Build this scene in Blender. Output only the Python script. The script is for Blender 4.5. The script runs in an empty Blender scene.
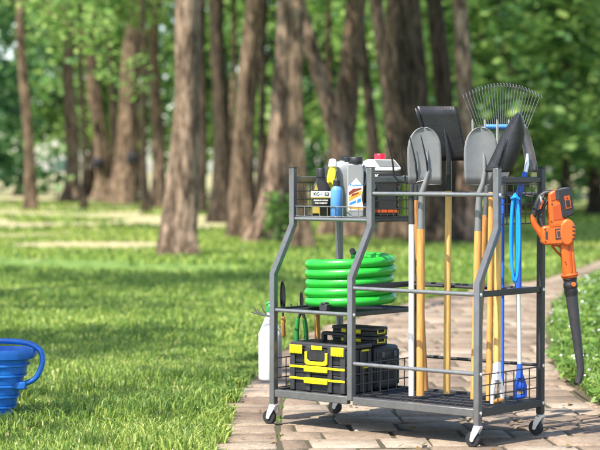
import bpy, math, random
import numpy as np
from mathutils import Vector, Matrix
R_ = math.radians
PI = math.pi
S = bpy.context.scene
COL = S.collection

# ---------------------------------------------------------------- camera, sky, sun, exposure
cam_d = bpy.data.cameras.new('camera'); cam = bpy.data.objects.new('camera', cam_d); COL.objects.link(cam)
S.camera = cam
cam.location = (0, 0, 1.0925)
cam.rotation_euler = (PI/2 - 0.029, 0, 0)
cam_d.sensor_width = 36.0; cam_d.lens = 36.0*1900/600
cam_d.clip_start = 0.1; cam_d.clip_end = 2000
cam_d.dof.use_dof = True; cam_d.dof.focus_distance = 7.85; cam_d.dof.aperture_fstop = 3.4
SUN_EL, SUN_AZ = 55.0, 226.0          # azimuth clockwise from +Y: behind the camera, to the left
w = bpy.data.worlds.new('World'); S.world = w; w.use_nodes = True
nt = w.node_tree; bg = nt.nodes['Background']
sky = nt.nodes.new('ShaderNodeTexSky'); sky.sky_type = 'NISHITA'; sky.sun_disc = False
sky.sun_elevation = R_(SUN_EL); sky.sun_rotation = R_(SUN_AZ)
nt.links.new(sky.outputs[0], bg.inputs[0]); bg.inputs[1].default_value = 0.15
sd = bpy.data.lights.new('sun', 'SUN'); sd.energy = 4.6; sd.angle = R_(0.6); sd.color = (1.0, 0.93, 0.82)
sun = bpy.data.objects.new('sun', sd); COL.objects.link(sun)
az, el = R_(SUN_AZ), R_(SUN_EL)
to_sun = Vector((math.sin(az)*math.cos(el), math.cos(az)*math.cos(el), math.sin(el)))
sun.rotation_euler = to_sun.to_track_quat('Z', 'Y').to_euler()
sun.location = to_sun*60
S.view_settings.view_transform = 'Standard'; S.view_settings.look = 'None'
S.view_settings.exposure = 1.12; S.view_settings.gamma = 1.0; S.view_settings.use_curve_mapping = False

# ---------------------------------------------------------------- materials
def mat(name, c, rough=.5, metal=0, var=.0, vscale=8, bump=0, bscale=60, spec=.5, coat=0, c2=None, stretch=None):
    m = bpy.data.materials.new(name); m.use_nodes = True
    n = m.node_tree; b = n.nodes['Principled BSDF']; L = n.links
    b.inputs['Roughness'].default_value = rough; b.inputs['Metallic'].default_value = metal
    b.inputs['Specular IOR Level'].default_value = spec
    b.inputs['Coat Weight'].default_value = coat; b.inputs['Coat Roughness'].default_value = .15
    c = (*c, 1)
    b.inputs['Base Color'].default_value = c
    tc = n.nodes.new('ShaderNodeTexCoord'); src = tc.outputs['Object']
    if stretch:
        mp = n.nodes.new('ShaderNodeMapping'); mp.inputs['Scale'].default_value = stretch
        L.new(src, mp.inputs['Vector']); src = mp.outputs[0]
    if var or c2:
        nz = n.nodes.new('ShaderNodeTexNoise'); nz.inputs['Scale'].default_value = vscale
        nz.inputs['Detail'].default_value = 5; nz.inputs['Roughness'].default_value = .6
        L.new(src, nz.inputs['Vector'])
        r = n.nodes.new('ShaderNodeValToRGB'); L.new(nz.outputs['Fac'], r.inputs[0])
        lo = tuple(x*(1-var) for x in c[:3]) if not c2 else c[:3]
        hi = tuple(min(1, x*(1+var)) for x in c[:3]) if not c2 else c2
        r.color_ramp.elements[0].position = .35; r.color_ramp.elements[0].color = (*lo, 1)
        r.color_ramp.elements[1].position = .66; r.color_ramp.elements[1].color = (*hi, 1)
        L.new(r.outputs[0], b.inputs['Base Color'])
        mr = n.nodes.new('ShaderNodeMapRange'); mr.inputs['To Min'].default_value = rough*.8
        mr.inputs['To Max'].default_value = min(1, rough*1.25)
        L.new(nz.outputs['Fac'], mr.inputs[0]); L.new(mr.outputs[0], b.inputs['Roughness'])
    if bump:
        nb = n.nodes.new('ShaderNodeTexNoise'); nb.inputs['Scale'].default_value = bscale
        nb.inputs['Detail'].default_value = 6
        L.new(src, nb.inputs['Vector'])
        bp = n.nodes.new('ShaderNodeBump'); bp.inputs['Strength'].default_value = bump
        bp.inputs['Distance'].default_value = .02
        L.new(nb.outputs['Fac'], bp.inputs['Height']); L.new(bp.outputs[0], b.inputs['Normal'])
    return m

def leaf_mat(name, stops, transl=.35, rough=.5, clump=.6):
    m = bpy.data.materials.new(name); m.use_nodes = True
    n = m.node_tree; L = n.links; b = n.nodes['Principled BSDF']; out = n.nodes['Material Output']
    b.inputs['Roughness'].default_value = rough; b.inputs['Specular IOR Level'].default_value = .3
    g = n.nodes.new('ShaderNodeNewGeometry')
    tc = n.nodes.new('ShaderNodeTexCoord')
    nz = n.nodes.new('ShaderNodeTexNoise'); nz.inputs['Scale'].default_value = clump; nz.inputs['Detail'].default_value = 2
    L.new(tc.outputs['Object'], nz.inputs['Vector'])
    mx = n.nodes.new('ShaderNodeMath'); mx.operation = 'MULTIPLY_ADD'; mx.inputs[1].default_value = .5
    L.new(g.outputs['Random Per Island'], mx.inputs[0])
    m2 = n.nodes.new('ShaderNodeMath'); m2.operation = 'MULTIPLY'; m2.inputs[1].default_value = .5
    L.new(nz.outputs['Fac'], m2.inputs[0]); L.new(m2.outputs[0], mx.inputs[2])
    r = n.nodes.new('ShaderNodeValToRGB'); L.new(mx.outputs[0], r.inputs[0])
    e = r.color_ramp.elements
    while len(e) < len(stops): e.new(.5)
    for i, (p, c) in enumerate(stops): e[i].position = p; e[i].color = (*c, 1)
    L.new(r.outputs[0], b.inputs['Base Color'])
    t = n.nodes.new('ShaderNodeBsdfTranslucent')
    hs = n.nodes.new('ShaderNodeHueSaturation'); hs.inputs['Value'].default_value = 1.7; hs.inputs['Hue'].default_value = .485
    L.new(r.outputs[0], hs.inputs['Color']); L.new(hs.outputs[0], t.inputs['Color'])
    ms = n.nodes.new('ShaderNodeMixShader'); ms.inputs[0].default_value = transl
    L.new(b.outputs[0], ms.inputs[1]); L.new(t.outputs[0], ms.inputs[2]); L.new(ms.outputs[0], out.inputs['Surface'])
    return m

M = {}
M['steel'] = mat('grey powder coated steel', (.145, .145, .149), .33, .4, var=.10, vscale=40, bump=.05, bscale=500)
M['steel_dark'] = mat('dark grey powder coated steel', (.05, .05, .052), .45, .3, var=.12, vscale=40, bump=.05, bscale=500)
M['bar'] = mat('satin grey steel bar', (.25, .255, .265), .3, .6, var=.1, vscale=30)
M['wire'] = mat('dark wire', (.07, .07, .075), .42, .4)
M['zinc'] = mat('bright zinc', (.80, .80, .82), .3, .55, var=.05, vscale=60)
M['rubber'] = mat('black rubber', (.016, .016, .018), .6, var=.2, vscale=60)
M['black'] = mat('black plastic', (.018, .018, .021), .42, var=.15, vscale=50, bump=.15, bscale=900)
M['black2'] = mat('charcoal plastic', (.035, .035, .04), .45, var=.15, vscale=50, bump=.1, bscale=700)
M['yellow'] = mat('yellow plastic', (.80, .66, .01), .4, var=.06, vscale=30)
M['hose'] = mat('green hose', (.018, .42, .032), .4, var=.08, vscale=25, bump=.06, bscale=150, coat=.25)
M['wood'] = mat('varnished wood handle', (.56, .28, .075), .42, var=.25, vscale=14, bump=.12, bscale=30, stretch=(9, 9, .7))
M['wood_pale'] = mat('pale wood handle', (.66, .40, .12), .42, var=.22, vscale=14, bump=.12, bscale=30, stretch=(9, 9, .7))
M['wood_brown'] = mat('brown wood handle', (.42, .19, .05), .45, var=.3, vscale=12, bump=.15, bscale=30, stretch=(9, 9, .7))
M['white'] = mat('white plastic', (.80, .80, .80), .35, var=.03, vscale=20)
M['blade'] = mat('grey steel blade', (.20, .203, .21), .45, .3, var=.12, vscale=10, bump=.05, bscale=200)
M['blade_dark'] = mat('dark steel blade', (.024, .024, .027), .36, .3, var=.25, vscale=12, bump=.08, bscale=120)
M['blade_mid'] = mat('mid grey blade', (.13, .13, .14), .4, .4, var=.15, vscale=12)
M['tine'] = mat('steel tine', (.17, .17, .175), .38, .5)
M['tine_light'] = mat('pale steel prong', (.6, .6, .6), .35, .5)
M['blue'] = mat('blue plastic', (.02, .10, .55), .38, var=.08, vscale=20)
M['blue_coil'] = mat('bright blue cord', (.01, .27, .78), .35, var=.08, vscale=30)
M['blue_bottle'] = mat('blue bottle', (.09, .27, .62), .3, var=.06, vscale=30)
M['blue_strip'] = mat('blue strip', (.06, .22, .55), .45)
M['orange'] = mat('orange plastic', (.62, .115, .014), .35, var=.06, vscale=30, bump=.05, bscale=400)
M['orange_deep'] = mat('deep orange plastic', (.42, .065, .008), .4, var=.06, vscale=30)
M['red'] = mat('red cap', (.62, .01, .035), .35)
M['grey_pl'] = mat('grey plastic', (.24, .245, .25), .38, var=.06, vscale=20)
M['grey_label'] = mat('print grey', (.12, .12, .12), .5)
M['kc_dark'] = mat('dark olive bottle', (.018, .014, .009), .28, var=.2, vscale=30)
M['kc_gold'] = mat('gold print', (.42, .30, .05), .4)
M['yellow_btl'] = mat('yellow bottle', (.72, .58, .03), .32, var=.08, vscale=20)
M['lime'] = mat('lime bottle', (.42, .58, .05), .35, var=.08, vscale=20)
M['label_w'] = mat('white print', (.78, .78, .76), .5)
M['label_o'] = mat('orange print', (.80, .26, .02), .45, c2=(.85, .42, .04), vscale=30)
M['label_r'] = mat('dark red print', (.22, .03, .015), .45)
M['label_b'] = mat('blue print', (.03, .22, .60), .45)
M['green_pl'] = mat('green plastic', (.02, .22, .05), .38, var=.1, vscale=30)
M['tub'] = mat('blue ribbed plastic', (.010, .13, .50), .36, var=.25, vscale=9, bump=.03, bscale=80)

bark_cols = {'light': ((.12, .080, .055), (.50, .37, .28)), 'mid': ((.060, .043, .029), (.34, .25, .175)), 'dark': ((.028, .022, .016), (.13, .10, .070))}
def bark(name, c1, c2):
    m = mat(name, c1, .9, c2=c2, vscale=2.2, bump=0, stretch=(3, 3, .8), spec=.2)
    n = m.node_tree; L = n.links; b = n.nodes['Principled BSDF']
    tc = n.nodes['Texture Coordinate']
    mp = n.nodes.new('ShaderNodeMapping'); mp.inputs['Scale'].default_value = (11, 11, 2.6); L.new(tc.outputs['Object'], mp.inputs[0])
    v = n.nodes.new('ShaderNodeTexNoise'); v.inputs['Scale'].default_value = 1.6; v.inputs['Detail'].default_value = 7; v.inputs['Roughness'].default_value = .7
    L.new(mp.outputs[0], v.inputs['Vector'])
    bp = n.nodes.new('ShaderNodeBump'); bp.inputs['Strength'].default_value = 1; bp.inputs['Distance'].default_value = .10
    cr = n.nodes.new('ShaderNodeValToRGB'); cr.color_ramp.elements[0].position = .40; cr.color_ramp.elements[0].color = (.35, .33, .30, 1); cr.color_ramp.elements[1].position = .56; cr.color_ramp.elements[1].color = (1.25, 1.2, 1.15, 1)
    L.new(v.outputs['Fac'], cr.inputs[0])
    ml = n.nodes.new('ShaderNodeMix'); ml.data_type = 'RGBA'; ml.blend_type = 'MULTIPLY'; ml.inputs[0].default_value = 1
    old = b.inputs['Base Color'].links[0].from_socket; L.new(old, ml.inputs[6]); L.new(cr.outputs[0], ml.inputs[7]); L.new(ml.outputs[2], b.inputs['Base Color'])
    L.new(v.outputs['Fac'], bp.inputs['Height']); L.new(bp.outputs[0], b.inputs['Normal'])
    return m
for k, (a, b) in bark_cols.items(): M['bark_'+k] = bark('bark '+k, a, b)
M['leaf'] = leaf_mat('tree leaves', [(.2, (.025, .070, .020)), (.5, (.10, .22, .050)), (.8, (.36, .50, .15))])
M['leaf_bright'] = leaf_mat('bright leaves', [(.15, (.045, .12, .03)), (.5, (.14, .28, .06)), (.85, (.42, .54, .20))], .45)
M['leaf_dark'] = leaf_mat('dark leaves', [(.2, (.016, .055, .026)), (.5, (.06, .17, .062)), (.8, (.26, .44, .16))], .35)
M['grass'] = leaf_mat('lawn grass', [(.12, (.030, .085, .018)), (.42, (.12, .215, .038)), (.70, (.34, .42, .085)), (.93, (.58, .60, .25))], .35, clump=.9)  # darkest tones also put deep shade patches into the blade colour
M['cover'] = leaf_mat('ground cover leaves', [(.1, (.03, .08, .014)), (.5, (.12, .23, .04)), (.85, (.32, .42, .10))], .35, clump=3)
M['petal'] = mat('white petals', (.75, .75, .68), .6)

def ground_mat():
    m = bpy.data.materials.new('ground'); m.use_nodes = True
    n = m.node_tree; L = n.links; b = n.nodes['Principled BSDF']; b.inputs['Roughness'].default_value = .95
    b.inputs['Specular IOR Level'].default_value = .15
    tc = n.nodes.new('ShaderNodeTexCoord')
    a = n.nodes.new('ShaderNodeTexNoise'); a.inputs['Scale'].default_value = 6; a.inputs['Detail'].default_value = 8
    L.new(tc.outputs['Object'], a.inputs[0])
    gr = n.nodes.new('ShaderNodeValToRGB'); L.new(a.outputs['Fac'], gr.inputs[0])
    gr.color_ramp.elements[0].position = .35; gr.color_ramp.elements[0].color = (.035, .10, .015, 1)
    gr.color_ramp.elements[1].position = .65; gr.color_ramp.elements[1].color = (.22, .31, .08, 1)
    dr = n.nodes.new('ShaderNodeValToRGB'); L.new(a.outputs['Fac'], dr.inputs[0])
    dr.color_ramp.elements[0].position = .3; dr.color_ramp.elements[0].color = (.24, .20, .10, 1)
    dr.color_ramp.elements[1].position = .7; dr.color_ramp.elements[1].color = (.55, .48, .30, 1)
    # dirt grows in patches further out, under the trees
    sx = n.nodes.new('ShaderNodeSeparateXYZ'); L.new(tc.outputs['Object'], sx.inputs[0])
    mr = n.nodes.new('ShaderNodeMapRange'); mr.inputs['From Min'].default_value = 19; mr.inputs['From Max'].default_value = 27
    mr.inputs['To Min'].default_value = -.30; mr.inputs['To Max'].default_value = .14
    L.new(sx.outputs['Y'], mr.inputs[0])
    p = n.nodes.new('ShaderNodeTexNoise'); p.inputs['Scale'].default_value = .8; p.inputs['Detail'].default_value = 6; p.inputs['Roughness'].default_value = .65
    mp = n.nodes.new('ShaderNodeMapping'); mp.inputs['Scale'].default_value = (1.0, .28, 1); L.new(tc.outputs['Object'], mp.inputs[0]); L.new(mp.outputs[0], p.inputs[0])
    ad = n.nodes.new('ShaderNodeMath'); L.new(p.outputs['Fac'], ad.inputs[0]); L.new(mr.outputs[0], ad.inputs[1])
    st = n.nodes.new('ShaderNodeMapRange'); st.inputs['From Min'].default_value = .48; st.inputs['From Max'].default_value = .66
    L.new(ad.outputs[0], st.inputs[0])
    mx = n.nodes.new('ShaderNodeMix'); mx.data_type = 'RGBA'
    L.new(st.outputs[0], mx.inputs[0]); L.new(gr.outputs[0], mx.inputs[6]); L.new(dr.outputs[0], mx.inputs[7])
    L.new(mx.outputs[2], b.inputs['Base Color'])
    bp = n.nodes.new('ShaderNodeBump'); bp.inputs['Strength'].default_value = .8; bp.inputs['Distance'].default_value = .08
    L.new(a.outputs['Fac'], bp.inputs['Height']); L.new(bp.outputs[0], b.inputs['Normal'])
    return m
def paver_mat():
    m = bpy.data.materials.new('pavers'); m.use_nodes = True
    n = m.node_tree; L = n.links; b = n.nodes['Principled BSDF']; b.inputs['Roughness'].default_value = .85
    b.inputs['Specular IOR Level'].default_value = .3
    g = n.nodes.new('ShaderNodeNewGeometry'); tc = n.nodes.new('ShaderNodeTexCoord')
    r = n.nodes.new('ShaderNodeValToRGB'); L.new(g.outputs['Random Per Island'], r.inputs[0])
    e = r.color_ramp.elements; e.new(.35); e.new(.7)
    for i, (p, c) in enumerate([(0, (.22, .16, .115)), (.35, (.31, .23, .165)), (.7, (.36, .275, .20)), (1, (.42, .34, .26))]):
        e[i].position = p; e[i].color = (*c, 1)
    a = n.nodes.new('ShaderNodeTexNoise'); a.inputs['Scale'].default_value = 22; a.inputs['Detail'].default_value = 9; a.inputs['Roughness'].default_value = .7
    L.new(tc.outputs['Object'], a.inputs[0])
    a2 = n.nodes.new('ShaderNodeTexNoise'); a2.inputs['Scale'].default_value = 1.7; a2.inputs['Detail'].default_value = 5
    L.new(tc.outputs['Object'], a2.inputs[0])
    a3 = n.nodes.new('ShaderNodeTexNoise'); a3.inputs['Scale'].default_value = 110; a3.inputs['Detail'].default_value = 6; a3.inputs['Roughness'].default_value = .75
    L.new(tc.outputs['Object'], a3.inputs[0])
    m3 = n.nodes.new('ShaderNodeMapRange'); m3.inputs['From Min'].default_value = .36; m3.inputs['From Max'].default_value = .52
    m3.inputs['To Min'].default_value = .55; m3.inputs['To Max'].default_value = 1.0; L.new(a3.outputs['Fac'], m3.inputs[0])
    m1 = n.nodes.new('ShaderNodeMapRange'); m1.inputs['From Min'].default_value = .3; m1.inputs['From Max'].default_value = .7
    m1.inputs['To Min'].default_value = .66; m1.inputs['To Max'].default_value = 1.2; L.new(a.outputs['Fac'], m1.inputs[0])
    m2 = n.nodes.new('ShaderNodeMapRange'); m2.inputs['From Min'].default_value = .35; m2.inputs['From Max'].default_value = .65
    m2.inputs['To Min'].default_value = .70; m2.inputs['To Max'].default_value = 1.12; L.new(a2.outputs['Fac'], m2.inputs[0])
    mm = n.nodes.new('ShaderNodeMath'); mm.operation = 'MULTIPLY'; L.new(m1.outputs[0], mm.inputs[0]); L.new(m2.outputs[0], mm.inputs[1])
    mm0 = n.nodes.new('ShaderNodeMath'); mm0.operation = 'MULTIPLY'; L.new(mm.outputs[0], mm0.inputs[0]); L.new(m3.outputs[0], mm0.inputs[1]); mm = mm0
    sc = n.nodes.new('ShaderNodeVectorMath'); sc.operation = 'SCALE'; L.new(r.outputs[0], sc.inputs[0]); L.new(mm.outputs[0], sc.inputs['Scale'])
    L.new(sc.outputs[0], b.inputs['Base Color'])
    bp = n.nodes.new('ShaderNodeBump'); bp.inputs['Strength'].default_value = .5; bp.inputs['Distance'].default_value = .01
    L.new(a3.outputs['Fac'], bp.inputs['Height']); L.new(bp.outputs[0], b.inputs['Normal'])
    return m
M['ground'] = ground_mat(); M['paver'] = paver_mat()
M['joint'] = mat('sandy joint soil', (.07, .05, .032), .95, c2=(.055, .055, .022), vscale=5, bump=.5, bscale=60)
M['soil'] = mat('dark bed soil', (.045, .032, .02), .95, c2=(.11, .075, .045), vscale=14, bump=.8, bscale=50)

# ---------------------------------------------------------------- mesh helpers
class MB:
    def __init__(s): s.v = []; s.f = []; s.mi = []
    def add(s, v, f):
        o = len(s.v); s.v += [tuple(p) for p in v]; s.f += [tuple(i+o for i in q) for q in f]; return s
    def box(s, c, d, rz=0, rot=None):
        m = rot or Matrix.Rotation(rz, 3, 'Z'); c = Vector(c)
        v = [c + m @ Vector((x*d[0]/2, y*d[1]/2, z*d[2]/2)) for z in (-1, 1) for y in (-1, 1) for x in (-1, 1)]
        return s.add(v, [(0, 2, 3, 1), (4, 5, 7, 6), (0, 1, 5, 4), (2, 6, 7, 3), (0, 4, 6, 2), (1, 3, 7, 5)])
    def bx(s, x0, x1, y0, y1, z0, z1): return s.box(((x0+x1)/2, (y0+y1)/2, (z0+z1)/2), (abs(x1-x0), abs(y1-y0), abs(z1-z0)))
    def tube(s, pts, r, seg=10, closed=False, caps=True, flat=None, up=None):
        P = [Vector(p) for p in pts]; n = len(P)
        rr = r if hasattr(r, '__len__') else [r]*n
        T = []
        for i in range(n):
            a = P[i-1] if (i > 0 or closed) else P[i]; b = P[(i+1) % n] if (i < n-1 or closed) else P[i]
            T.append((b-a).normalized())
        ref = Vector(up) if up else (Vector((0, 0, 1)) if abs(T[0].z) < .9 else Vector((0, 1, 0)))
        X = T[0].cross(ref).normalized(); vs = []
        for i in range(n):
            X = (X - T[i]*X.dot(T[i])).normalized(); Y = T[i].cross(X)
            for k in range(seg):
                a = 2*PI*(k+.5)/seg
                q = flat if flat else 1
                vs.append(P[i] + X*math.cos(a)*rr[i] + Y*math.sin(a)*rr[i]*q)
        fs = []
        for i in range(n if closed else n-1):
            j = (i+1) % n
            for k in range(seg):
                l = (k+1) % seg; fs.append((i*seg+k, j*seg+k, j*seg+l, i*seg+l))
        if caps and not closed: fs += [tuple(range(seg)), tuple((n-1)*seg+k for k in reversed(range(seg)))]
        return s.add(vs, fs)
    def sq(s, pts, wd, up=None):       # square section tube, mitred
        return s.tube(pts, wd/2*1.41421, 4, up=up)
    def lathe(s, prof, seg=24, c=(0, 0, 0), sx=1, sy=1, n=2.0):   # profile of (r, z); n > 2 makes a squarish plan
        vs = []; fs = []
        for r, z in prof:
            for k in range(seg):
                a = 2*PI*k/seg; ca, sa = math.cos(a), math.sin(a)
                q = (abs(ca)**n + abs(sa)**n)**(-1/n)
                vs.append((c[0]+r*sx*ca*q, c[1]+r*sy*sa*q, c[2]+z))
        for i in range(len(prof)-1):
            for k in range(seg):
                l = (k+1) % seg; fs.append((i*seg+k, i*seg+l, (i+1)*seg+l, (i+1)*seg+k))
        fs += [tuple(reversed(range(seg))), tuple((len(prof)-1)*seg+k for k in range(seg))]
        return s.add(vs, fs)
    def prism(s, poly, y0, y1):        # polygon in (x, z), extruded along y
        a = sum(poly[i][0]*poly[(i+1) % len(poly)][1]-poly[(i+1) % len(poly)][0]*poly[i][1] for i in range(len(poly)))
        if a < 0: poly = poly[::-1]
        n = len(poly); v = [(x, y0, z) for x, z in poly]+[(x, y1, z) for x, z in poly]
        f = [tuple(range(n)), tuple(reversed(range(n, 2*n)))]
        f += [(i, i+n, (i+1) % n+n, (i+1) % n) for i in range(n)]
        return s.add(v, f)
    def build(s, name, m, parent=None, bevel=0, smooth=True, seg=2):
        me = bpy.data.meshes.new(name); me.from_pydata(s.v, [], s.f); me.validate()
        me.materials.append(M[m] if isinstance(m, str) else m)
        o = bpy.data.objects.new(name, me); COL.objects.link(o)
        if smooth:
            me.polygons.foreach_set('use_smooth', [True]*len(me.polygons))
            me.set_sharp_from_angle(angle=R_(42))
        if bevel:
            b = o.modifiers.new('bevel', 'BEVEL'); b.width = bevel; b.segments = seg; b.limit_method = 'ANGLE'; b.angle_limit = R_(42)
            b.harden_normals = False
        if parent: o.parent = parent
        return o

def np_mesh(name, V, F, m, parent=None, smooth=False):
    me = bpy.data.meshes.new(name); k = F.shape[1]
    me.vertices.add(len(V)); me.vertices.foreach_set('co', V.astype(np.float32).ravel())
    me.loops.add(F.size); me.loops.foreach_set('vertex_index', F.astype(np.int32).ravel())
    me.polygons.add(len(F)); me.polygons.foreach_set('loop_start', np.arange(0, F.size, k, dtype=np.int32))
    me.update(calc_edges=True); me.validate()
    me.materials.append(M[m] if isinstance(m, str) else m)
    o = bpy.data.objects.new(name, me); COL.objects.link(o)
    if smooth: me.polygons.foreach_set('use_smooth', [True]*len(me.polygons))
    if parent: o.parent = parent
    return o

def tag(o, label=None, cat=None, group=None, kind=None):
    if label: o['label'] = label
    if cat: o['category'] = cat
    if group: o['group'] = group
    if kind: o['kind'] = kind
    return o
def empty(name, loc, rz=0, label=None, cat=None, group=None):
    o = bpy.data.objects.new(name, None); COL.objects.link(o); o.empty_display_size = .1
    o.location = loc; o.rotation_euler = (0, 0, rz)
    return tag(o, label, cat, group)
def copy_tree(o, parent=None):
    c = o.copy(); COL.objects.link(c)
    if parent: c.parent = parent
    for ch in [q for q in bpy.data.objects if q.parent == o]: copy_tree(ch, c)
    return c

# the rack stands turned 40 degrees on the path; RK maps its own axes (x along, y deep, z up) to the world
YAW = -0.6997
RO = Vector((-.1135, 8.1409, 0.0))
cy_, sy_ = math.cos(YAW), math.sin(YAW)
def RK(x, y, z=0): return Vector((RO.x + x*cy_ - y*sy_, RO.y + x*sy_ + y*cy_, z))

# ---------------------------------------------------------------- ground
def sheet(name, poly, z, m, kind='structure'):
    me = bpy.data.meshes.new(name); me.from_pydata([(x, y, z) for x, y in poly], [], [tuple(range(len(poly)))]); me.materials.append(M[m])
    o = bpy.data.objects.new(name, me); COL.objects.link(o); tag(o, kind=kind); return o
sheet('ground', [(-600, -300), (600, -300), (600, 900), (-600, 900)], -0.012, 'ground')

LEFT = [(-.05, 3.0), (-.22, 5.0), (-.31, 6.5), (-.34, 7.38), (-.355, 7.96), (-.355, 8.62), (-.33, 9.41), (-.27, 10.35), (-.17, 11.38), (-.02, 12.4), (.22, 13.5), (.52, 14.6),
        (.87, 15.6), (1.27, 16.6), (1.72, 17.6), (2.2, 18.6), (2.85, 20.3), (3.85, 23.8), (5.0, 28.0), (6.6, 33.5), (8.4, 39), (11, 46)]
BED = [(2.6, 7.2), (1.9, 7.55), (1.51, 8.05), (1.38, 8.8), (1.36, 9.63), (1.42, 10.62), (1.58, 12.18), (1.85, 13.99), (2.2, 15.9), (2.65, 17.9), (3.2, 19.7), (4.2, 22.6), (5.6, 26), (8, 31.5), (11, 38), (16, 46)]
def smooth_line(pts, k=6):
    P = [np.array(p, float) for p in pts]; out = []
    for i in range(len(P)-1):
        p0 = P[max(0, i-1)]; p1 = P[i]; p2 = P[i+1]; p3 = P[min(len(P)-1, i+2)]
        for t in np.linspace(0, 1, k, endpoint=False):
            out.append(.5*((2*p1)+(-p0+p2)*t+(2*p0-5*p1+4*p2-p3)*t*t+(-p0+3*p1-3*p2+p3)*t**3))
    out.append(P[-1]); return np.array(out)
LS = smooth_line(LEFT); BS = smooth_line(BED)
def lx(y): return np.interp(y, LS[:, 1], LS[:, 0])
def bxx(y): return np.interp(y, BS[:, 1], BS[:, 0])
path_poly = [tuple(p) for p in LS] + [(16, 46)] + [tuple(p) for p in BS[::-1]][1:] + [(6, 6.8), (6, 3.0)]
# strips instead of one n-gon keep the concave outline right
def strip(name, ys, fl, fr, z, m):
    V = []; F = []
    for y in ys: V += [(fl(y), y, z), (fr(y), y, z)]
    for i in range(len(ys)-1): F.append((2*i, 2*i+1, 2*i+3, 2*i+2))
    me = bpy.data.meshes.new(name); me.from_pydata(V, [], F); me.materials.append(M[m])
    o = bpy.data.objects.new(name, me); COL.objects.link(o); return o
def path_right(y):
    return 7.5 if y < 7.2 else float(bxx(y))
ys = np.concatenate([np.arange(3, 7.2, .4), np.arange(7.2, 46, .25)])
base = strip('path_bed', ys, lambda y: float(lx(y)), path_right, -0.006, 'joint'); tag(base, kind='structure')
base.name = 'path_base'
rng = np.random.default_rng(5)
# pavers: each one a chamfered block, tilted a little
PV = []; PF = []
def paver(quad, h=.0, ch=.011):
    q = np.array(quad, float); c = q.mean(0)
    dz = rng.normal(0, .0022) + h; tilt = rng.normal(0, .010, 2)
    q = q + rng.normal(0, .0042, q.shape)
    zf = lambda p: dz + (p-c) @ tilt
    inner = c + (q-c)*(1-ch*2/np.maximum(.08, np.abs(q-c).min()*2+.12))
    b = len(PV)
    for p in q: PV.append((p[0], p[1], -.03))
    for p in q: PV.append((p[0], p[1], zf(p)-.010))
    for p in inner: PV.append((p[0], p[1], zf(p)))
    for i in range(4):
        j = (i+1) % 4
        PF.append((b+i, b+j, b+4+j, b+4+i)); PF.append((b+4+i, b+4+j, b+8+j, b+8+i))
    PF.append((b+8, b+9, b+10, b+11))
# border course following the left edge
d = np.sqrt((np.diff(LS, axis=0)**2).sum(1)); cum = np.concatenate([[0], np.cumsum(d)])
def at_s(s):
    x = np.interp(s, cum, LS[:, 0]); y = np.interp(s, cum, LS[:, 1])
    x2 = np.interp(s+.05, cum, LS[:, 0]); y2 = np.interp(s+.05, cum, LS[:, 1]); x1 = np.interp(s-.05, cum, LS[:, 0]); y1 = np.interp(s-.05, cum, LS[:, 1])
    t = np.array([x2-x1, y2-y1]); t /= np.linalg.norm(t); return np.array([x, y]), np.array([t[1], -t[0]])
s = 0.1; BW = .255
while s < cum[-1]-.3:
    L = .215*rng.uniform(.82, 1.2); p0, n0 = at_s(s+.006); p1, n1 = at_s(s+L-.006)
    paver([p0, p0+n0*BW, p1+n1*BW, p1]); s += L
# field: rows of running bond, turned slightly against the view
FA = R_(4); fc, fs_ = math.cos(FA), math.sin(FA)
def rot(u, v): return np.array([u*fc - v*fs_, u*fs_ + v*fc])
v = -2.0
nrow = 0
while v < 50:
    rh = .232*rng.uniform(.93, 1.07)
    u = -14 + (nrow % 2)*.17 + rng.uniform(-.04, .04)
    while u < 20:
        wl = rng.choice([.20, .24, .29]) * (1 if v < 30 else 1.5)
        q = [rot(u+.004, v+.008), rot(u+wl-.004, v+.008), rot(u+wl-.004, v+rh-.008), rot(u+.004, v+rh-.008)]
        c = sum(q)/4
        if 3 < c[1] < 45:
            # clip left of the border course and right of the bed
            ok = True
            for p in q:
                y = p[1]
                dl = p[0]-lx(y)
                slope = (lx(y+.2)-lx(y-.2))/.4; perp = dl/math.sqrt(1+slope*slope)
                if perp < BW+.016:
                    need = (BW+.016-perp)*math.sqrt(1+slope*slope); p[0] += need
                if p[0] > path_right(y): p[0] = path_right(y)+rng.uniform(-.03, .02)
            wA = abs((q[1]-q[0])[0]); wB = abs((q[2]-q[3])[0])
            okx = (q[1][0]-q[0][0] > .018) and (q[2][0]-q[3][0] > .018)
            vis = abs(c[0]) < 1.2+.23*c[1]
            if okx and vis: paver(q)
        u += wl
    v += rh; nrow += 1
po = np_mesh('path', np.array(PV), np.array(PF), 'paver'); tag(po, kind='structure')
tag(strip('path_sand', np.arange(12, 46, .5), lambda y: float(lx(y))-.22-.02*math.sin(y*2), lambda y: float(lx(y)), -.004, 'joint'), kind='structure')
tag(strip('bed_soil', np.concatenate([np.arange(7.3, 9, .1), np.arange(9, 32, .4)]), lambda y: float(bxx(y)), lambda y: float(bxx(y))+3.2, -.002, 'soil'), kind='structure')

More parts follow.
